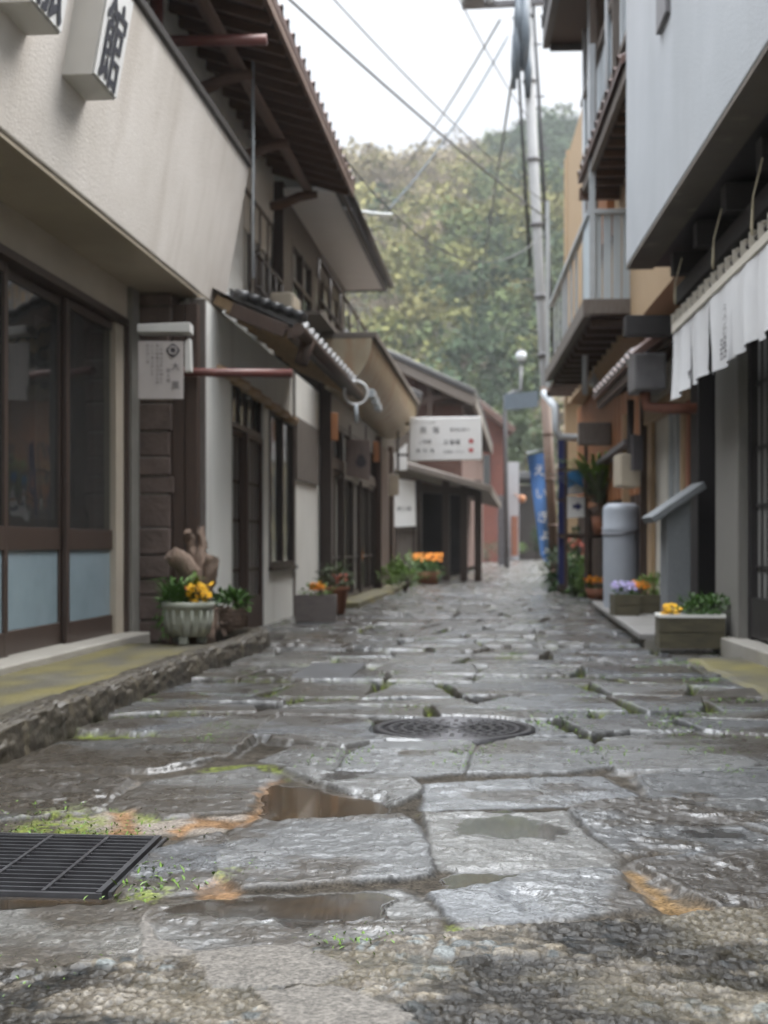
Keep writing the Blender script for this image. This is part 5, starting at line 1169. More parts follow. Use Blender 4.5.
# driftwood
Zd = 9.35
dw = thing('driftwood_stump', 'pale twisted driftwood stump standing behind the white flower pot', 'driftwood', onZ(195, 636, Zd)*np.array([1,1,0]) + np.array([0,0,WZ]))
def knotty(mb, pts, rad, seg=12, seed=0):
    n0 = len(mb.v); pp = []; rr = []
    for (a, b), (r0_, r1_) in zip(zip(pts, pts[1:]), zip(rad, rad[1:])):
        for q in np.linspace(0, 1, 6)[:-1]: pp.append(np.array(a) + (np.array(b)-np.array(a))*q); rr.append(r0_ + (r1_-r0_)*q)
    pp.append(np.array(pts[-1])); rr.append(rad[-1]); mb.tube(pp, rr, seg)
    r_ = random.Random(seed)
    for i in range(n0, len(mb.v)): mb.v[i] = tuple(x + r_.uniform(-.013, .013) for x in mb.v[i])
base_d = onZ(198, 638, Zd)*np.array([1,1,0]) + np.array([0, 0, WZ-.02])
mb = MB(); j = onZ(196, 585, Zd)
knotty(mb, [base_d, j, onZ(186, 566, Zd-.1), onZ(170, 553, Zd-.15)], [.13, .10, .075, .062], seed=1)
mb.build('trunk', M['drift'], dw)
mb = MB(); knotty(mb, [onZ(196, 590, Zd), onZ(193, 560, Zd+.05), onZ(190, 542, Zd+.05), onZ(187, 531, Zd)], [.08, .045, .034, .026], seed=2); knotty(mb, [onZ(199, 592, Zd), onZ(201, 560, Zd), onZ(203, 545, Zd+.05), onZ(200, 527, Zd+.1)], [.075, .042, .030, .020], seed=3); knotty(mb, [onZ(200, 600, Zd), onZ(210, 575, Zd-.05), onZ(213, 557, Zd-.05)], [.07, .05, .04], seed=4); mb.each('branch_stub', M['drift'], dw)

p = gpt(232, 632, WZ)
bp = thing('basket_pot', 'brown basket pot of broad leaves beside the white flower pot', 'flower pot', p)
mb = MB(); mb.lathe([(.0, .0), (.085, .0), (.11, .10), (.125, .19), (.11, .19), (.10, .15), (.0, .15)], p, 28)
for k in range(5): mb.lathe([(.09 + .008*k, .02+.035*k), (.10 + .008*k, .03+.035*k), (.09+.009*k, .045+.035*k)], p, 28)
mb.build('basket', M['drift'], bp)
mb = MB(); leaves(mb, p + np.array([-.02, -.02, .22]), (.15, .13, .10), 90, .10, .055); mb.build('foliage', M['leaf'], bp)
mb = MB(); leaves(mb, p + np.array([-.08, -.06, .10]), (.10, .07, .12), 60, .08, .03, upbias=-.4); mb.build('dry_leaves', M['drift'], bp)
p = gpt(209, 637, WZ)
sp_ = thing('small_urn', 'small brown urn squeezed between the white pot and the basket pot', 'flower pot', p)
mb = MB(); mb.lathe([(.0, .0), (.05, .0), (.055, .05), (.075, .14), (.07, .2), (.08, .22), (.06, .22), (.0, .20)], p, 24); mb.build('urn', M['drift'], sp_)
mb = MB(); leaves(mb, p + np.array([0, 0, .26]), (.07, .07, .07), 50, .06, .025); mb.build('foliage', M['leaf_dark'], sp_)

# notice board on the pier
Zk = 8.95
kb = thing('notice_board', 'pale hanging notice board with round crest and columns of writing beside the shop doors', 'sign', onZ(160, 362, Zk))
def face_axes(): return np.array([CS, SN, 0.]), np.array([0, 0, 1.])
FXa, FYa = face_axes()
mb = MB(); mb.prism(px_poly([(138,399),(183,399),(183,341),(138,341)], Zk), FW*.02); mb.build('board', M['board_pale'], kb, .003)
mb = MB(); mb.prism(px_poly([(137,332),(190,332),(190,322),(137,324)], Zk-.02), FW*.16); mb.prism(px_poly([(184.5,341),(190,338),(191,371),(184.5,372)], Zk+.03), FW*.10); plabel(mb.build('bracket', M['sign_side'], kb, .005), 'pale metal hood and side bracket')
mb = MB()
def zo(u, v, Z=Zk, o=.006): return onZ(u, v, Z) - FW*o
for k in range(4):
    q = math.pi*k/2 + math.pi/4
mb.prism([zo(173 + 7*math.cos(q)*(1 - .18*abs(math.sin(2*q))), 350.5 + 7.2*math.sin(q)*(1 - .18*abs(math.sin(2*q)))) for q in np.linspace(0, 2*math.pi, 25)[:-1]], FW*.003)
mb.build('crest', M['faded_ink'], kb)
mb = MB(); mm_ = MB(); mm_.tube([zo(173 + 3.6*math.cos(q), 350.5 + 3.6*math.sin(q), Zk, .008) for q in np.linspace(0, 2*math.pi, 17)], .005, 6, False); mm_.build('crest_ring', M['board_pale'], kb)
for s_, u, v, sz in (('大', 175.5, 367, .058), ('黒', 175.5, 386, .062), ('旅', 168.5, 371, .03), ('人', 168.5, 376, .03), ('宿', 168.5, 381, .03)): text_mb(mb, s_, sz, zo(u, v), FXa, FYa)
for u, txt in ((161.5, 'この宿は江戸の頃より'), (157.5, '港の船乗りの泊まる所'), (152.5, 'として栄えました'), (148, '町の古い家')):
    for i, ch in enumerate(txt): text_mb(mb, ch, .022, zo(u, 346 + i*4.1), FXa, FYa)
mb.build('lettering', M['faded_ink'], kb)

# planters before the townhouse and timber shop
def planter(name, label, p, w, d, h, ang, wood, contents, group=None, rimm=True, slats=0):
    t = thing(name, label, 'planter', p, group); p = np.array(p, float); ca, sa = math.cos(ang), math.sin(ang)
    X, Y, Zv = np.array([ca, sa, 0]), np.array([-sa, ca, 0]), np.array([0, 0, 1.])
    def ob(mb, x0, x1, y0, y1, z0, z1): mb.hexa([p + X*x + Y*y + Zv*z for x, y, z in [(x0,y0,z0),(x1,y0,z0),(x1,y1,z0),(x0,y1,z0),(x0,y0,z1),(x1,y0,z1),(x1,y1,z1),(x0,y1,z1)]])
    mb = MB(); th = .022
    k = max(1, slats)
    for i in range(k):
        z0, z1 = h*i/k + (.003 if i else 0), h*(i+1)/k - .002
        for a, b in ((-d/2, -d/2+th), (d/2-th, d/2)): ob(mb, -w/2 + rng.uniform(0, .004), w/2 - rng.uniform(0, .004), a, b, z0, z1)
        for a, b in ((-w/2, -w/2+th), (w/2-th, w/2)): ob(mb, a + .002, b - .002, -d/2+th, d/2-th, z0, z1)
    mb.build('box', M[wood], t, .003)
    mb = MB(); ob(mb, -w/2+th, w/2-th, -d/2+th, d/2-th, .01, h*.86); mb.build('soil', M['soil'], t)
    for cname, cm, fn in contents:
        mb = MB(); fn(mb, p + Zv*h, X, Y); o = mb.build(cname, M[cm], t)
    return t, p, X, Y
fl = lambda off, r, n, s: (lambda mb, q, X, Y: blossoms(mb, q + X*off[0] + Y*off[1] + np.array([0, 0, off[2]]), r, n, s))
fo = lambda off, r, n, L, W: (lambda mb, q, X, Y: leaves(mb, q + X*off[0] + Y*off[1] + np.array([0, 0, off[2]]), r, n, L, W))
p = gpt(314, 622, 0.0)
planter('planter', 'grey wooden planter with an orange bloom by the white townhouse wall', p + np.array([0, .15, .0]), .42, .32, .27, TH, 'planter_grey', [('foliage', 'leaf_lime', fo((0, 0, .04), (.17, .12, .07), 90, .07, .03)), ('flowers', 'orange', fl((.02, -.06, .08), (.08, .05, .05), 34, .022))])
p = gpt(335, 614, .0)
t = thing('round_pot', 'round terracotta pot of grey-green herbs beside the grey planter', 'flower pot', p)
mb = MB(); mb.lathe([(.0, 0), (.11, 0), (.15, .26), (.165, .27), (.165, .31), (.14, .31), (.13, .27), (0, .27)], p, 28); mb.build('pot', M['terracotta'], t)
mb = MB(); leaves(mb, p + np.array([0, 0, .42]), (.20, .18, .14), 170, .09, .035); mb.build('foliage', M['leaf_grey'], t)
mb = MB(); blossoms(mb, p + np.array([.06, -.1, .40]), (.09, .05, .06), 8, .03); mb.build('flowers', M['redflower'], t)
for i, (nm, lab, u, v, w_, h_, parts) in enumerate((
    ('shrub', 'rounded yellow-green shrub at the foot of the timber shop corner post', 405, 592, .55, .62, (('foliage', 'leaf_lime', 1.0),)),
    ('flower_tub', 'tub of golden flowers next to the yellow-green shrub', 428, 584, .6, .62, (('foliage', 'leaf', .6), ('flowers', 'orange', 0))),
    ('shrub', 'low mossy shrub in front of the dark open doorway', 432, 568, .5, .6, (('foliage', 'leaf_lime', 1.0),)),
    ('shrub', 'leafy shrub below the red building, before the dark banded post', 488, 563, .95, 1.1, (('foliage', 'leaf_dark', 1.0),)),
    ('shrub', 'small bush at the foot of the far grey house', 516, 560, .9, 1.0, (('foliage', 'leaf_lime', 1.0),)),
    ('shrub', 'tall bush beneath the blue banner', 537, 560, .9, 2.4, (('foliage', 'leaf_dark', 1.0),)),
    ('shrub', 'dark bush closing the street end left of the orange lantern', 509, 558.5, 1.6, 3.0, (('foliage', 'leaf', 1.0),)),
    ('shrub', 'wide dark bush closing the street end right under the pale green tree', 527, 558, 2.2, 3.6, (('foliage', 'leaf_dark', 1.0),)),
    ('shrub', 'bright yellow-green bush low beside the utility pole foot at the street end', 546, 560, 1.2, 1.8, (('foliage', 'leaf_lime', 1.0),)))):
    p = ong(u, v); t = thing(nm, lab, 'plant', p); 
    if nm == 'flower_tub':
        mb = MB(); mb.lathe([(0, 0), (.20, 0), (.25, .25), (.23, .25), (0, .22)], p, 20); mb.build('tub', M['terracotta'], t)
    else:
        mb = MB()
        for k in range(5): q = rng.uniform(0, 6.28); mb.tube([p, p + np.array([math.cos(q)*w_*.3, math.sin(q)*w_*.3, h_*.5])], [.02, .008], 5)
        mb.build('stems', M['bark'], t)
    for nm2, mt, fac in parts:
        mb = MB()
        if nm2 == 'foliage':
            for k in range(6): leaves(mb, p + np.array([rng.uniform(-.5, .5)*w_, rng.uniform(-.4, .4)*w_, h_*rng.uniform(.3, .8)]), (w_*.4, w_*.4, h_*.25), 80, .10*max(1, h_), .045*max(1, h_))
        else: blossoms(mb, p + np.array([0, -.1, h_*.85]), (w_*.5, w_*.3, h_*.16), 170, .022)
        mb.build(nm2, M[mt], t)

# signs along the left facades
Zs = 22.5
hs_ = thing('hanging_sign', 'wide white sign panel with dark and red writing projecting over the street', 'sign', onZ(445, 438, Zs))
mb = MB(); mb.prism(px_poly([(409,461),(482,459.5),(481.5,416.5),(410,417.5)], Zs), FW*.10); mb.build('panel', M['sign_white'], hs_, .012)
mb = MB(); mb.bar(onZ(398,470,Zs+.05), onZ(398,405,Zs+.05), .04, .04); mb.bar(onZ(396,424,Zs+.05), onZ(410,424,Zs+.05), .035, .035); mb.bar(onZ(396,455,Zs+.05), onZ(410,455,Zs+.05), .035, .035); mb.each('bracket', M['dark_wood'], hs_)
mb = MB(); tz = lambda u, v: onZ(u, v, Zs) - FW*.004
for s_, u, v, sz in (('民', 423.5, 430.5, .12), ('宿', 436, 430.5, .12), ('ご休憩', 425, 442, .075), ('お食事', 452, 442.5, .10), ('磯', 418, 451, .07), ('料', 425, 451, .07), ('理', 432, 451, .07), ('お電話ください', 454, 452, .055)): text_mb(mb, s_, sz, tz(u, v), FXa, FYa)
mb.build('lettering', M['ink'], hs_)
mb = MB(); text_mb(mb, '御予約承り', .07, tz(460, 430), FXa, FYa); text_mb(mb, 'いらっしゃいませ', .05, tz(424, 423), FXa, FYa); plabel(mb.build('faint_lettering', M['faded_ink'], hs_), 'faint grey lettering')
mb = MB()
for v in (441, 450): mb.prism([tz(471 + 2.6*math.cos(q), v + 2.3*math.sin(q)) for q in np.linspace(0, 6.28, 13)[:-1]], FW*.002)
mb.each('red_mark', M['red_ink'], hs_)
Zb = 17.5
wb = thing('wooden_sign', 'worn brown wooden sign board hanging from the timber shop front under the canopy', 'sign', onZ(358, 459, Zb))
mb = MB(); mb.prism(px_poly([(346,475),(370,480),(370,440),(346,439)], Zb), FW*.06); mb.build('board', M['board_wood'], wb, .008)
mb = MB(); mb.prism([onZ(361 + 5*math.cos(q)*(1+.2*math.sin(3*q)), 461 + 6.5*math.sin(q), Zb) - FW*.004 for q in np.linspace(0, 6.28, 15)[:-1]], FW*.003); mb.build('emblem', M['faded_ink'], wb)
mb = MB()
for u in (350, 366): mb.bar(onZ(u, 441, Zb+.02), onZ(u, 425, Zb+.02), .02, .02)
mb.each('hanger', M['dark_wood'], wb)
for lab, pts, Zq, mt in (('small beige box lamp on the last post of the timber shop', [(389,496),(399,495),(399,475),(389,474)], 23.2, 'meter'), ('narrow orange-brown tag board under the pent roof of the townhouse', [(331,440),(338,441),(338,413),(331,412)], 15.2, 'orange_wood'), ('small faded orange tag board beyond the worn wooden sign', [(373,462),(379,462),(379,442),(373,441)], 18.6, 'orange_wood')):
    c = onZ(pts[0][0], pts[2][1], Zq); tag(MB().prism(px_poly(pts, Zq), FW*.05).build('tag_board', M[mt], None, .01, c), lab, 'sign')
Zw = 28.0
pb = thing('notice_sign', 'tall white notice panel above the weathered low wall', 'sign', onZ(405, 500, Zw))
mb = MB(); mb.prism(px_poly([(394,527),(416,526),(415,481),(394,478)], Zw), FW*.08); mb.build('panel', M['sign_white'], pb)
mb = MB()
for i, ch in enumerate('酒と肴'): text_mb(mb, ch, .10, onZ(399 + i*5, 509, Zw) - FW*.005, FXa, FYa)
mb.build('lettering', M['ink'], pb)
mb = MB(); mb.bar(onZ(395, 527, Zw+.1), onZ(395, 583, Zw+.1), .06, .06); mb.bar(onZ(414, 526, Zw+.1), onZ(414, 583, Zw+.1), .06, .06); mb.each('leg', M['dark_wood'], pb)
ct = thing('white_tarp_sign', 'white pale sign partly hidden behind the wide hanging sign', 'sign', onZ(399, 452, 25))
mb = MB(); mb.prism(px_poly([(393,470),(407,470),(407,443),(393,455)], 25.0), FW*.06); mb.build('panel', M['sign_white'], ct)

# ================================================================ UTILITY POLE AND WIRES
PZ = 21.8; pb0 = onZ(556, 592, PZ); pb0[2] = 0; ptp = onZ(522, -60, PZ)
up = thing('utility_pole', 'tall leaning grey utility pole with brown lower sleeve at the street side', 'utility pole', pb0)
pl = lambda f: pb0 + (ptp - pb0)*f
mb = MB(); mb.tube([pl(0) - [0, 0, .1], pl(.35), pl(1.0)], [.066, .078, .098], 14); mb.build('shaft', M['pole'], up)
mb = MB(); mb.tube([pl(.0), pl(.315)], [.076, .084], 14)
for k in range(4): mb.tube([pl(.03+.07*k), pl(.034+.07*k)], .090, 14)
plabel(mb.build('sleeve', M['pole_guard'], up), 'brown lower sleeve')
mb = MB()
for k in range(14): f = .40 + k*.04; s_ = 1 if k % 2 else -1; mb.bar(pl(f), pl(f) + FXa*s_*.24, .022, .022)
mb.each('step_bolt', M['gutter_grey'], up)
mb = MB()
for f in (.36, .45, .56, .66, .78, .88): mb.tube([pl(f), pl(f + .006)], .108, 12)
mb.each('band', M['gutter_grey'], up)
mb = MB(); mb.tube([pl(.45) + FXa*.14, pl(.7) + FXa*.15, pl(.98) + FXa*.13], .028, 8); mb.tube([pl(.5) - FXa*.15, pl(.75) - FXa*.17, pl(.98) - FXa*.15], .024, 8); mb.tube([pl(.32) + FXa*.15, pl(.6) + FXa*.2], .018, 6); mb.each('riser_cable', M['cable'], up)
mb = MB()
for u, v, w_, h_ in ((517, 45, .075, 1.1), (514, 62, .05, .9), (525, 30, .10, 1.3), (519, 20, .09, .8), (528, 70, .07, .9)): c = onZ(u, v, PZ-.1); mb.tube([c - [0, 0, h_/2], c, c + [0, 0, h_/2]], [w_*.7, w_, w_*.6], 10)
mb.each('cable_closure', M['cable_blue'], up)
mb = MB(); a = onZ(462, 6, PZ); b = onZ(545, 2, PZ); mb.bar(a, b, .09, .09); mb.bar(onZ(470, -12, PZ), onZ(538, -14, PZ), .08, .08); mb.each('crossarm', M['gutter_grey'], up)
for k, u in enumerate((466, 478, 490)):
    mb = MB(); c = onZ(u, 3, PZ-.05); mb.lathe([(0, -.02), (.06, 0), (.09, .05), (.06, .09), (.09, .13), (.05, .18), (.0, .2)], c, 12); mb.build('insulator', M['pale_pipe'], up)
mb = MB(); c = onZ(474, -3, PZ-.15); mb.tube([c - [0, 0, .12], c + [0, 0, .35]], .17, 14); mb.build('transformer', M['gutter_grey'], up)
def wire(label, a, b, sag, r=.014, mt='cable', group='overhead wires', n=26):
    a, b = np.array(a), np.array(b); pts = [a + (b-a)*t - np.array([0, 0, sag*4*t*(1-t)]) for t in np.linspace(0, 1, n)]
    return tag(MB().tube(pts, r, 6).build('overhead_wire', M[mt], None, 0, a), label, 'wire', group)
wire('thick black wire crossing the open sky from the tiled eaves to the leaning pole', onZ(210, -75, 11), onZ(546, 218, PZ), .1, .014)
wire('thin grey wire beside the thick black wire, ending on the pole below it', onZ(285, -55, 12), onZ(548, 205, PZ), .15, .008)
wire('blue-grey wire slanting from the pole head down over the hill towards the white soffit', onZ(508, 36, PZ), onZ(386, 212, 20.3), .2, .014, 'cable_blue')
wire('slack pale wire fixed to the corner of the white soffit', onZ(344, 208, 15), onZ(392, 214, 20.4), .02, .02, 'pale_pipe')
wire('fine wire dropping steeply from the pole head across the open sky', onZ(500, 20, PZ), onZ(392, 180, 60), .3, .018)
wire('fine wire crossing low in the sky from the brown tiled eaves to the pole', onZ(318, 122, 13), onZ(545, 232, PZ), .9, .009)
wire('vertical-looking wire falling from the pole head in front of the hill', onZ(518, 40, PZ), onZ(470, 330, 70), .4, .022)
wire('wire sloping from the top edge of the sky to the pole bundle', onZ(440, -40, 15), onZ(528, 118, PZ), .1, .008)

# street lamp, banner
Zl = 46.0
sl_ = thing('street_lamp', 'slim street lamp with a white globe in front of the hillside', 'street lamp', onZ(508, 563, Zl)*np.array([1,1,0]))
b = onZ(507, 566, Zl)*np.array([1,1,0]); mb = MB(); mb.tube([b, onZ(505, 412, Zl), onZ(505, 396, Zl), onZ(513, 392, Zl), onZ(521, 390, Zl), onZ(521, 366, Zl)], [.09, .07, .06, .05, .05, .05], 8); mb.build('post', M['gutter_grey'], sl_)
mb = MB(); mb.prism(px_poly([(504,410),(538,407),(538,391),(504,394)], Zl-.1), FW*.08); plabel(mb.build('name_plate', M['cable_blue'], sl_), 'pale blue-grey plate on the lamp arm')
mb = MB(); mb.ball(onZ(521, 356, Zl), .19); mb.build('globe', M['lamp_glass'], sl_)
mb = MB(); mb.lathe([(.10, -.22), (.11, -.16)], onZ(521, 356, Zl), 12); mb.lathe([(.0, .24), (.14, .17), (.15, .13)], onZ(521, 356, Zl), 12); mb.build('cap', M['gutter_grey'], sl_)
Zn = 27.0
bn = thing('banner_flag', 'tall blue banner with white characters leaning on its pole behind the utility pole', 'banner', onZ(551, 575, Zn)*np.array([1,1,0]))
mb = MB(); rows_ = []
for i in range(20):
    f = i/19; l = (527.5 + 13*f, 456 + 98*f); r = (547 + 5*f, 452 + 122*f); row = []
    for j in range(9): q = j/8; row.append(onZ(l[0] + (r[0]-l[0])*q, l[1] + (r[1]-l[1])*q, Zn + .10*math.sin(q*5 + f*3) + .05*math.sin(f*9)))
    rows_.append(row)
mb.sheet(rows_); mb.sheet((np.array(rows_) + FW*.006)[:, ::-1]); mb.build('cloth', M['cloth_blue'], bn)
mb = MB(); mb.tube([onZ(551, 578, Zn+.05)*np.array([1,1,0]), onZ(548, 448, Zn+.05), onZ(527, 453, Zn+.05)], .018, 6); mb.build('pole', M['pale_pipe'], bn)
mb = MB()
for ch, i, j in (('え', 3, 4), ('い', 7, 4), ('ぎ', 11, 4), ('ょ', 14, 4), ('う', 17, 5)): text_mb(mb, ch, .27, rows_[i][j] - FW*.12, FXa, FYa)
mb.build('lettering', M['sign_white'], bn)

# ================================================================ RIGHT SIDE OBJECTS
# raised slab, pavement apron
mb = MB(); A_ = [ong(644, 640), ong(700, 668), ong(780, 706), ong(1000, 810)]
xr = lambda y: np.interp(y, [q[1] for q in A_[::-1]], [q[0] for q in A_[::-1]])
gy_ = np.linspace(2.6, 8.9, 90)
mb.sheet([[(xr(y) + (2.2 - xr(y))*a + .02*math.sin(y*9)*(1-a), y, .012 + .03*a - .05*(a < .03) + .008*(float(vnoise(np.array(a*6.), np.array(y*5.), 8)) - .5)) for a in gx_] for y in gy_])
M['apron_algae'] = algae_walk('algae_apron', (.20,.17,.035), (2.6, 1.3, 1)); struct(mb.build('apron', M['apron_algae']))
st = thing('stone_platform', 'low platform of pale worn slabs under the flower boxes along the shop front', 'platform', FR.p(11, 0, .4))
q0, q1 = ong(592, 604), ong(641, 640); zt_ = .10
s0, s1 = ong(592, 601, zt_), ong(640, 634, zt_)
mb = MB()
n_ = 5
for i in range(n_):
    a = s0 + (s1-s0)*(i/n_); b = s0 + (s1-s0)*((i+1)/n_ - .006); ra = np.array([FR.p(a[1],0)[0]-.02, a[1], zt_]); rb_ = np.array([FR.p(b[1],0)[0]-.02, b[1], zt_])
    mb.prism([b, a, ra, rb_], (0, 0, -.045))
mb.each('slab', M['slab_stone'], st, .008)
mb = MB(); a = s0 + np.array([.04, 0, 0]); b = s1 + np.array([.04, 0, 0]); mb.prism([(b[0], b[1], .055), (a[0], a[1], .055), (FR.p(a[1],0)[0]-.03, a[1], .055), (FR.p(b[1],0)[0]-.03, b[1], .055)], (0, 0, -.15)); mb.build('base', M['concrete'], st)
t = thing('loose_stone', 'dark flat stone chock beside the front flower box', 'stone', ong(662, 646)); mb = MB(); c = ong(655, 640); mb.hexa([(c[0]-.1,c[1]-.1,0),(c[0]+.12,c[1]-.12,0),(c[0]+.13,c[1]+.15,0),(c[0]-.08,c[1]+.14,0),(c[0]-.08,c[1]-.08,.06),(c[0]+.1,c[1]-.1,.055),(c[0]+.11,c[1]+.13,.06),(c[0]-.06,c[1]+.12,.065)]); mb.build('block', M['gutter_grey'], t, .012)
# information pedestal
Zp = 10.35
pd = thing('pedestal', 'granite information pedestal with slanted top before the cream bay', 'pedestal', onZ(677, 626, Zp)*np.array([1,1,0]) + np.array([0,0,.1]))
mb = MB(); bz = .098; c0 = onZ(667, 600, Zp); c1 = onZ(691, 600, Zp); tL, tR = onZ(667, 512, Zp), onZ(691, 496, Zp)
mb.hexa([(c0[0],c0[1],bz),(c1[0],c1[1],bz),*[(q + FW*.26)*np.array([1,1,0]) + np.array([0,0,bz]) for q in (c1, c0)], tL, tR, tR + FW*.26, tL + FW*.26]); mb.build('post', M['stone_grey'], pd, .008)
mb = MB(); s = [onZ(651, 517, Zp-.06), onZ(704, 481, Zp-.06), onZ(707, 488, Zp-.06), onZ(655, 523, Zp-.06)]; mb.prism(s, FW*.40); mb.build('slanted_top', M['stone_grey'], pd, .008)
# flower boxes
p = onZ(695, 648, 9.35)*np.array([1,1,0]) + np.array([0, 0, .03])
def ferny(mb, q, X, Y): leaves(mb, q + X*.10 + np.array([0, 0, .07]), (.20, .12, .085), 420, .055, .020)
planter('flower_box', 'mossy wooden box of yellow flowers and dark greenery in front of the granite pedestal', p + FW*.16, .47, .30, .225, TH - .10, 'planter_wood', [('pale_rim', 'white_plaster', lambda mb, q, X, Y: [mb.bar(q + X*a + Y*b + np.array([0,0,.008]), q + X*c + Y*d + np.array([0,0,.008]), .03, .022) for a, b, c, d in ((-.235,-.14,.235,-.14),(-.235,.14,.235,.14),(-.225,-.125,-.225,.125),(.225,-.125,.225,.125))]), ('foliage', 'leaf', ferny), ('flowers', 'yellow', fl((-.14, -.06, .04), (.06, .06, .05), 44, .019)), ('sprigs', 'leaf_lime', fo((-.05, 0, .03), (.14, .1, .05), 60, .05, .02))], slats=2)
p1 = ong(628, 616, .1); p2 = ong(651, 614, .1)
def two_tone(mb, q, X, Y): blossoms(mb, q + np.array([0, 0, .07]), (.11, .13, .05), 60, .022)
planter('flower_box', 'smaller dark flower box of violet pansies, farther of the two on the slabs', p1 + FW*.18, .24, .30, .20, TH, 'planter_wood', [('foliage', 'leaf', fo((0, 0, .02), (.12, .14, .06), 90, .06, .025)), ('flowers', 'violet', two_tone)], slats=2)
planter('flower_box', 'mossy flower box of orange pansies and pale greenery beside the violet pansies', p2 + FW*.16, .34, .30, .19, TH, 'planter_wood', [('foliage', 'leaf_lime', fo((.06, 0, .08), (.16, .13, .11), 150, .08, .03)), ('flowers', 'orange', fl((-.10, -.02, .09), (.10, .08, .04), 50, .023))], slats=2)
p = ong(600, 600, .05)
t = thing('pansy_pot', 'low pot of orange pansies at the street end of the slab platform', 'flower pot', p + FW*.2); p = p + FW*.2
mb = MB(); mb.lathe([(0, 0), (.12, 0), (.17, .15), (.15, .15), (0, .13)], p, 20); mb.build('pot', M['terracotta'], t); mb = MB(); leaves(mb, p + [0, 0, .19], (.19, .17, .09), 120, .07, .03); mb.build('foliage', M['leaf'], t); mb = MB(); blossoms(mb, p + [0, -.04, .26], (.18, .13, .05), 80, .026); mb.build('flowers', M['orange'], t)
# water tank
Zt = 14.2; c = onZ(621.5, 600, Zt); c[2] = .0; r_ = 18.5/F*Zt; zt1 = onZ(621, 503, Zt)[2]
tk = thing('storage_tank', 'pale blue-grey plastic cylinder tank standing behind the flower boxes', 'tank', (c[0], c[1], 0))
mb = MB(); mb.lathe([(.0, .0), (r_*.92, .0), (r_*.95, .05), (r_, .5), (r_, zt1-.30)], c, 40); mb.build('body', M['tank'], tk)
mb = MB(); mb.lathe([(r_*1.02, zt1-.305), (r_*1.03, zt1-.27), (r_*1.0, zt1-.26), (r_, zt1-.09), (r_*.96, zt1-.04), (r_*.7, zt1-.005), (0, zt1)], c, 40); mb.build('lid', M['tank'], tk)
mb = MB(); mb.tube([c + np.array([math.cos(q)*r_*1.02, math.sin(q)*r_*1.02, zt1-.30 + .05*math.sin(q + .6)]) for q in np.linspace(0, 6.283, 41)], .009, 6, False); mb.build('strap', M['gutter_grey'], tk)
mb = MB(); q = onZ(633, 532, Zt-r_*.86); mb.prism([onZ(u, v, Zt-r_*.80) for u, v in ((630,540),(636,540),(636,529),(630,529))], FW*.02); plabel(mb.build('label_patch', M['faded_ink'], tk), 'small faded red patch')
# meter box, pipes
mt = thing('meter_box', 'beige electric meter box on the orange board wall above the tank', 'meter box', FR.p(FR.a(632, .15), 1.6, .15))
a0_, a1_ = FR.a(641, .02), FR.a(622, .30); q0, q1 = onZ(622, 485, 13.0), onZ(641, 454, 13.0)
mb = MB(); mb.prism(px_poly([(620,486),(641,487),(641,455),(620,453)], 13.0), FW*.4); mb.build('case', M['meter'], mt, .02)
mb = MB(); mb.prism(px_poly([(633,470),(643,470),(643,436),(633,434)], 12.85), FW*.12); mb.tube([onZ(630, 455, 13.1), onZ(631, 400, 13.1)], .035, 8); plabel(mb.build('conduit', M['faded_ink'], mt), 'grey conduit and switch')
# rack / trellis, signs and plants
tr = thing('plant_rack', 'rusty pipe rack holding potted plants and small signs beside the utility pole', 'plant rack', ong(585, 592))
Zr = 17.5; mb = MB()
for u in (566, 586): mb.bar(onZ(u, 440, Zr), onZ(u, 588, Zr), .045, .045)
for v in (470, 500, 535): mb.bar(onZ(557, v, Zr), onZ(602, v, Zr), .035, .035)
for v in (536,): mb.prism([onZ(564, v-1, Zr), onZ(606, v-1, Zr), onZ(606, v-1, Zr) + FW*.5, onZ(564, v-1, Zr) + FW*.5], (0, 0, -.04))
for u in (590, 604): mb.bar(onZ(u, 510, Zr+.1), onZ(u, 588, Zr+.1), .05, .05)
mb.build('frame', M['brown_wood'], tr)
s1_ = thing('small_sign', 'small bright blue and white sign on the plant rack', 'sign', onZ(576, 492, Zr-.05), 'signs on the plant rack')
mb = MB(); mb.prism(px_poly([(568,494),(583,494),(583,470),(568,472)], Zr-.06), FW*.02); mb.build('panel', M['paint_blue'], s1_); mb = MB(); mb.prism(px_poly([(568.5,493.5),(582.5,493.5),(582.5,487),(577,484),(568.5,488)], Zr-.066), FW*.005); mb.build('white_band', M['sign_white'], s1_)
s2_ = thing('small_sign', 'small white sign with a dark blue arrow below the bright blue sign', 'sign', onZ(576, 507, Zr-.05), 'signs on the plant rack')
mb = MB(); mb.prism(px_poly([(567.5,518),(584.5,517),(584.5,497),(567.5,496)], Zr-.06), FW*.02); mb.build('panel', M['sign_white'], s2_); mb = MB(); mb.prism(px_poly([(573,508.5),(577,508.5),(577,511),(582.5,506.5),(577,502),(577,504.5),(573,504.5)], Zr-.066), FW*.005); mb.build('arrow', M['navy'], s2_)
s3_ = thing('upright_board', 'tall narrow navy board standing behind the rack signs', 'sign', onZ(562, 590, Zr+.4)*np.array([1,1,0])); mb = MB(); mb.prism(px_poly([(558.5,585),(567,585),(567,440),(558.5,440)], Zr+.4), FW*.05); mb.build('panel', M['navy'], s3_)
mb = MB(); mb.prism(px_poly([(559,590),(566.5,590),(566.5,584),(559,584)], Zr+.38), FW*.15); mb.build('stand', M['dark_wood'], s3_)
p = onZ(602, 535, Zr-.1)
yk = thing('yucca', 'spiky potted yucla'.replace('yucla', 'yucca') + ' on the rack above the tank', 'plant', p)
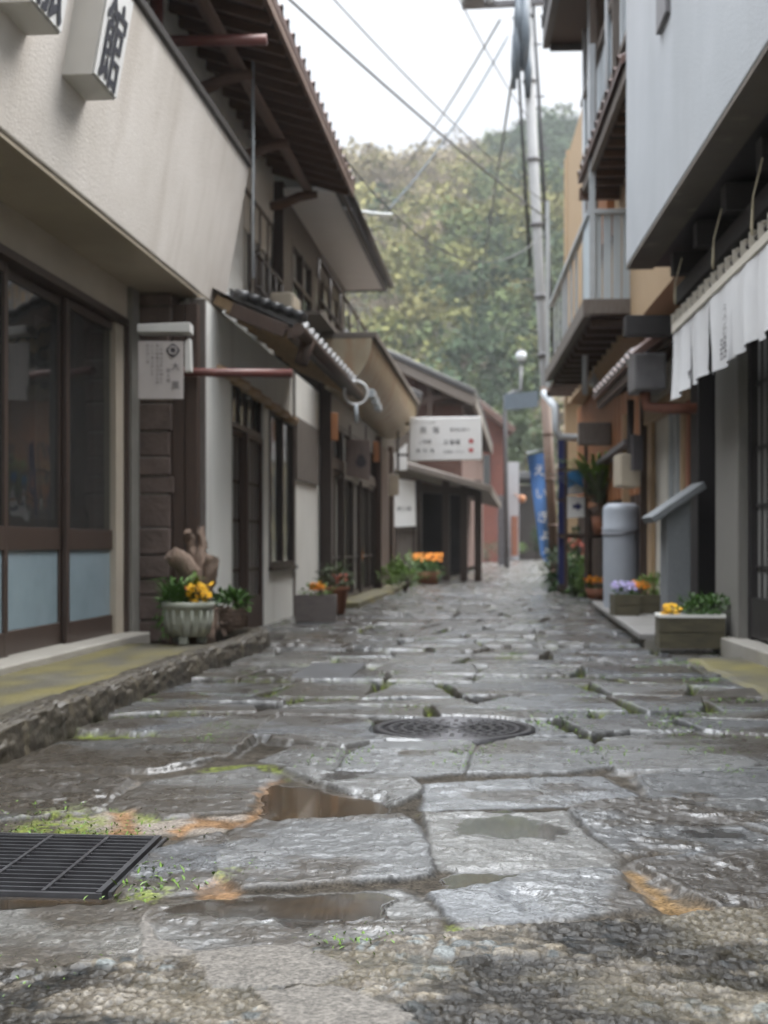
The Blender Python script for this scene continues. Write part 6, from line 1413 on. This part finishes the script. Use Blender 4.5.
mb = MB(); mb.lathe([(0, 0), (.11, 0), (.15, .25), (.13, .25), (0, .22)], p, 20); mb.build('pot', M['terracotta'], yk)
mb = MB(); mb.tube([p + [0, 0, .2], p + [0, 0, .62]], [.05, .04], 8)
leaves(mb, p + np.array([.05, -.05, .42]), (.10, .10, .16), 60, .22, .03, upbias=-.7); plabel(mb.build('stem', M['drift'], yk), 'trunk with dry hanging leaves')
mb = MB(); blades(mb, p + np.array([0, 0, .50]), .08, 100, .62, .055, .95); mb.build('leaves', M['leaf_lime'], yk)
mb = MB(); blades(mb, p + np.array([-.03, -.03, .42]), .08, 50, .48, .05, 1.6); mb.build('lower_leaves', M['leaf_grey'], yk)
for lab, u, v, dz, cl in (('red-flowered potted plant at the foot of the rack', 580, 590, .75, ('leaf_dark', 'redflower')), ('round grey-green potted plant right beside the brown pole sleeve', 569, 592, .42, ('leaf_grey', 'white_petal')), ('leggy pink-tinged plant between the rack and the tank', 594, 596, .62, ('leaf_grey', 'redflower'))):
    p = ong(u, v) + FW*.3; t = thing('potted_plant', lab, 'plant', p, 'plants around the rack')
    mb = MB(); mb.lathe([(0, 0), (.10, 0), (.14, .2), (.12, .2), (0, .18)], p, 20); mb.build('pot', M['terracotta'], t)
    mb = MB()
    for k in range(5): leaves(mb, p + np.array([rng.uniform(-.2, .2), rng.uniform(-.15, .1), .15 + dz*rng.uniform(.0, 1.0)]), (.24, .18, .2), 110, .13, .055)
    for k in range(6): mb.tube([p + [0, 0, .15], p + np.array([rng.uniform(-.15, .15), rng.uniform(-.15, .15), .2 + dz*.8])], .008, 5)
    mb.build('foliage', M[cl[0]], t); mb = MB(); blossoms(mb, p + np.array([.02, -.12, .2 + dz*.75]), (.22, .08, .18), 26, .04); mb.build('flowers', M[cl[1]], t)
for lab, u, v, dz, lm_ in (('low dark leafy bush hugging the brown pole sleeve', 565, 594, .75, 'leaf_dark'), ('bright green bushy plant filling the foot of the plant rack', 578, 597, .60, 'leaf'), ('tall loose green plant rising between the rack legs', 588, 594, 1.05, 'leaf_dark'), ('yellow-green bush between the rack and the pansy pot', 599, 598, .55, 'leaf_lime')):
    p = ong(u, v) + FW*.25; t = thing('bush', lab, 'plant', p, 'plants around the rack'); mb = MB()
    for k in range(6): mb.tube([p - [0, 0, .02], p + np.array([rng.uniform(-.18, .18), rng.uniform(-.15, .15), dz*.85])], [.014, .005], 5)
    mb.build('stems', M['bark'], t); mb = MB()
    for k in range(8): leaves(mb, p + np.array([rng.uniform(-.2, .2), rng.uniform(-.18, .1), dz*rng.uniform(.12, .95)]), (.17, .15, .15), 90, .085, .035)
    mb.build('foliage', M[lm_], t)
t = thing('round_stone', 'pale round stone at the foot of the brown pole sleeve', 'stone', ong(571, 593)); c = ong(571, 594) + np.array([0, 0, .09]); mb = MB(); mb.ball(c, (.13, .12, .10)); mb.build('stone', M['slab_stone'], t)

# grass and moss growing in the joints
def joint_weeds():
    mb = MB(); r_ = random.Random(21)
    spots = []
    for u, v, n, h in ((70, 826, 60, .03), (20, 826, 60, .03), (120, 830, 22, .03), (130, 890, 10, .035), (152, 882, 22, .045), (158, 866, 10, .03), (210, 742, 20, .03), (226, 727, 16, .03), (216, 737, 10, .03), (345, 762, 26, .03), (350, 752, 18, .03), (335, 748, 8, .02), (468, 752, 26, .035), (464, 764, 22, .03), (474, 745, 20, .03),
                       (600, 752, 26, .035), (606, 764, 16, .03), (679, 715, 34, .05), (680, 728, 26, .04), (540, 722, 26, .05), (552, 714, 16, .03), (700, 752, 22, .03), (640, 605, 14, .06), (648, 616, 16, .06), (620, 604, 12, .05), (675, 663, 30, .06), (706, 680, 22, .05), (740, 700, 24, .05), (735, 772, 14, .03), (350, 940, 18, .03), (345, 936, 12, .02), (30, 972, 24, .02), (515, 655, 14, .05), (588, 702, 14, .03), (400, 708, 10, .03), (640, 668, 14, .04), (110, 832, 10, .02), (232, 870, 14, .02), (755, 735, 20, .03), (690, 735, 18, .03)):
        spots.append((ong(u, v), n, h, .035 + .0015*n))
    jx = np.argwhere((D < -.004) & (D > -.03) & (GY > 5.4) & (GY < 13) & (moss > .3)); r_.shuffle(jl := list(map(tuple, jx[::max(1, len(jx)//4000)])))
    for i, j in jl[:420]: spots.append((np.array([GX[i, j], GY[i, j], 0]), 7, .028, .03))
    for p, n, h, rad in spots:
        for _ in range(int(n*2.2)):
            x, y = p[0] + r_.gauss(0, rad), p[1] + r_.gauss(0, rad*.9); z = gz(x, y)
            if z < -.05: continue
            t_ = r_.uniform(0, 6.28); d = np.array([math.cos(t_)*.8, math.sin(t_)*.8, r_.uniform(.3, 1.3)])
            mb.leaf((x, y, z - .003), d, (0, 0, 1), h*r_.uniform(.25, .65), h*r_.uniform(.10, .24))
    o = mb.build('joint_weeds', M['weed']); o['label'] = 'tufts of weeds and moss in the paving joints'; return struct(o, 'stuff')
joint_weeds()

# ================================================================ thin damp air over the valley
mb = MB(); mb.box(-330, 330, -45, 380, -3.5, 120); hz = mb.build('haze', M['black'])
hm = bpy.data.materials.new('haze'); hm.use_nodes = True; t = hm.node_tree
for q in list(t.nodes): t.nodes.remove(q)
o_ = t.nodes.new('ShaderNodeOutputMaterial'); pv = t.nodes.new('ShaderNodeVolumePrincipled'); pv.inputs['Color'].default_value = (.93, .96, 1.0, 1); pv.inputs['Density'].default_value = .00045; pv.inputs['Anisotropy'].default_value = .2
t.links.new(pv.outputs[0], o_.inputs['Volume']); hz.data.materials.clear(); hz.data.materials.append(hm); struct(hz, 'stuff')
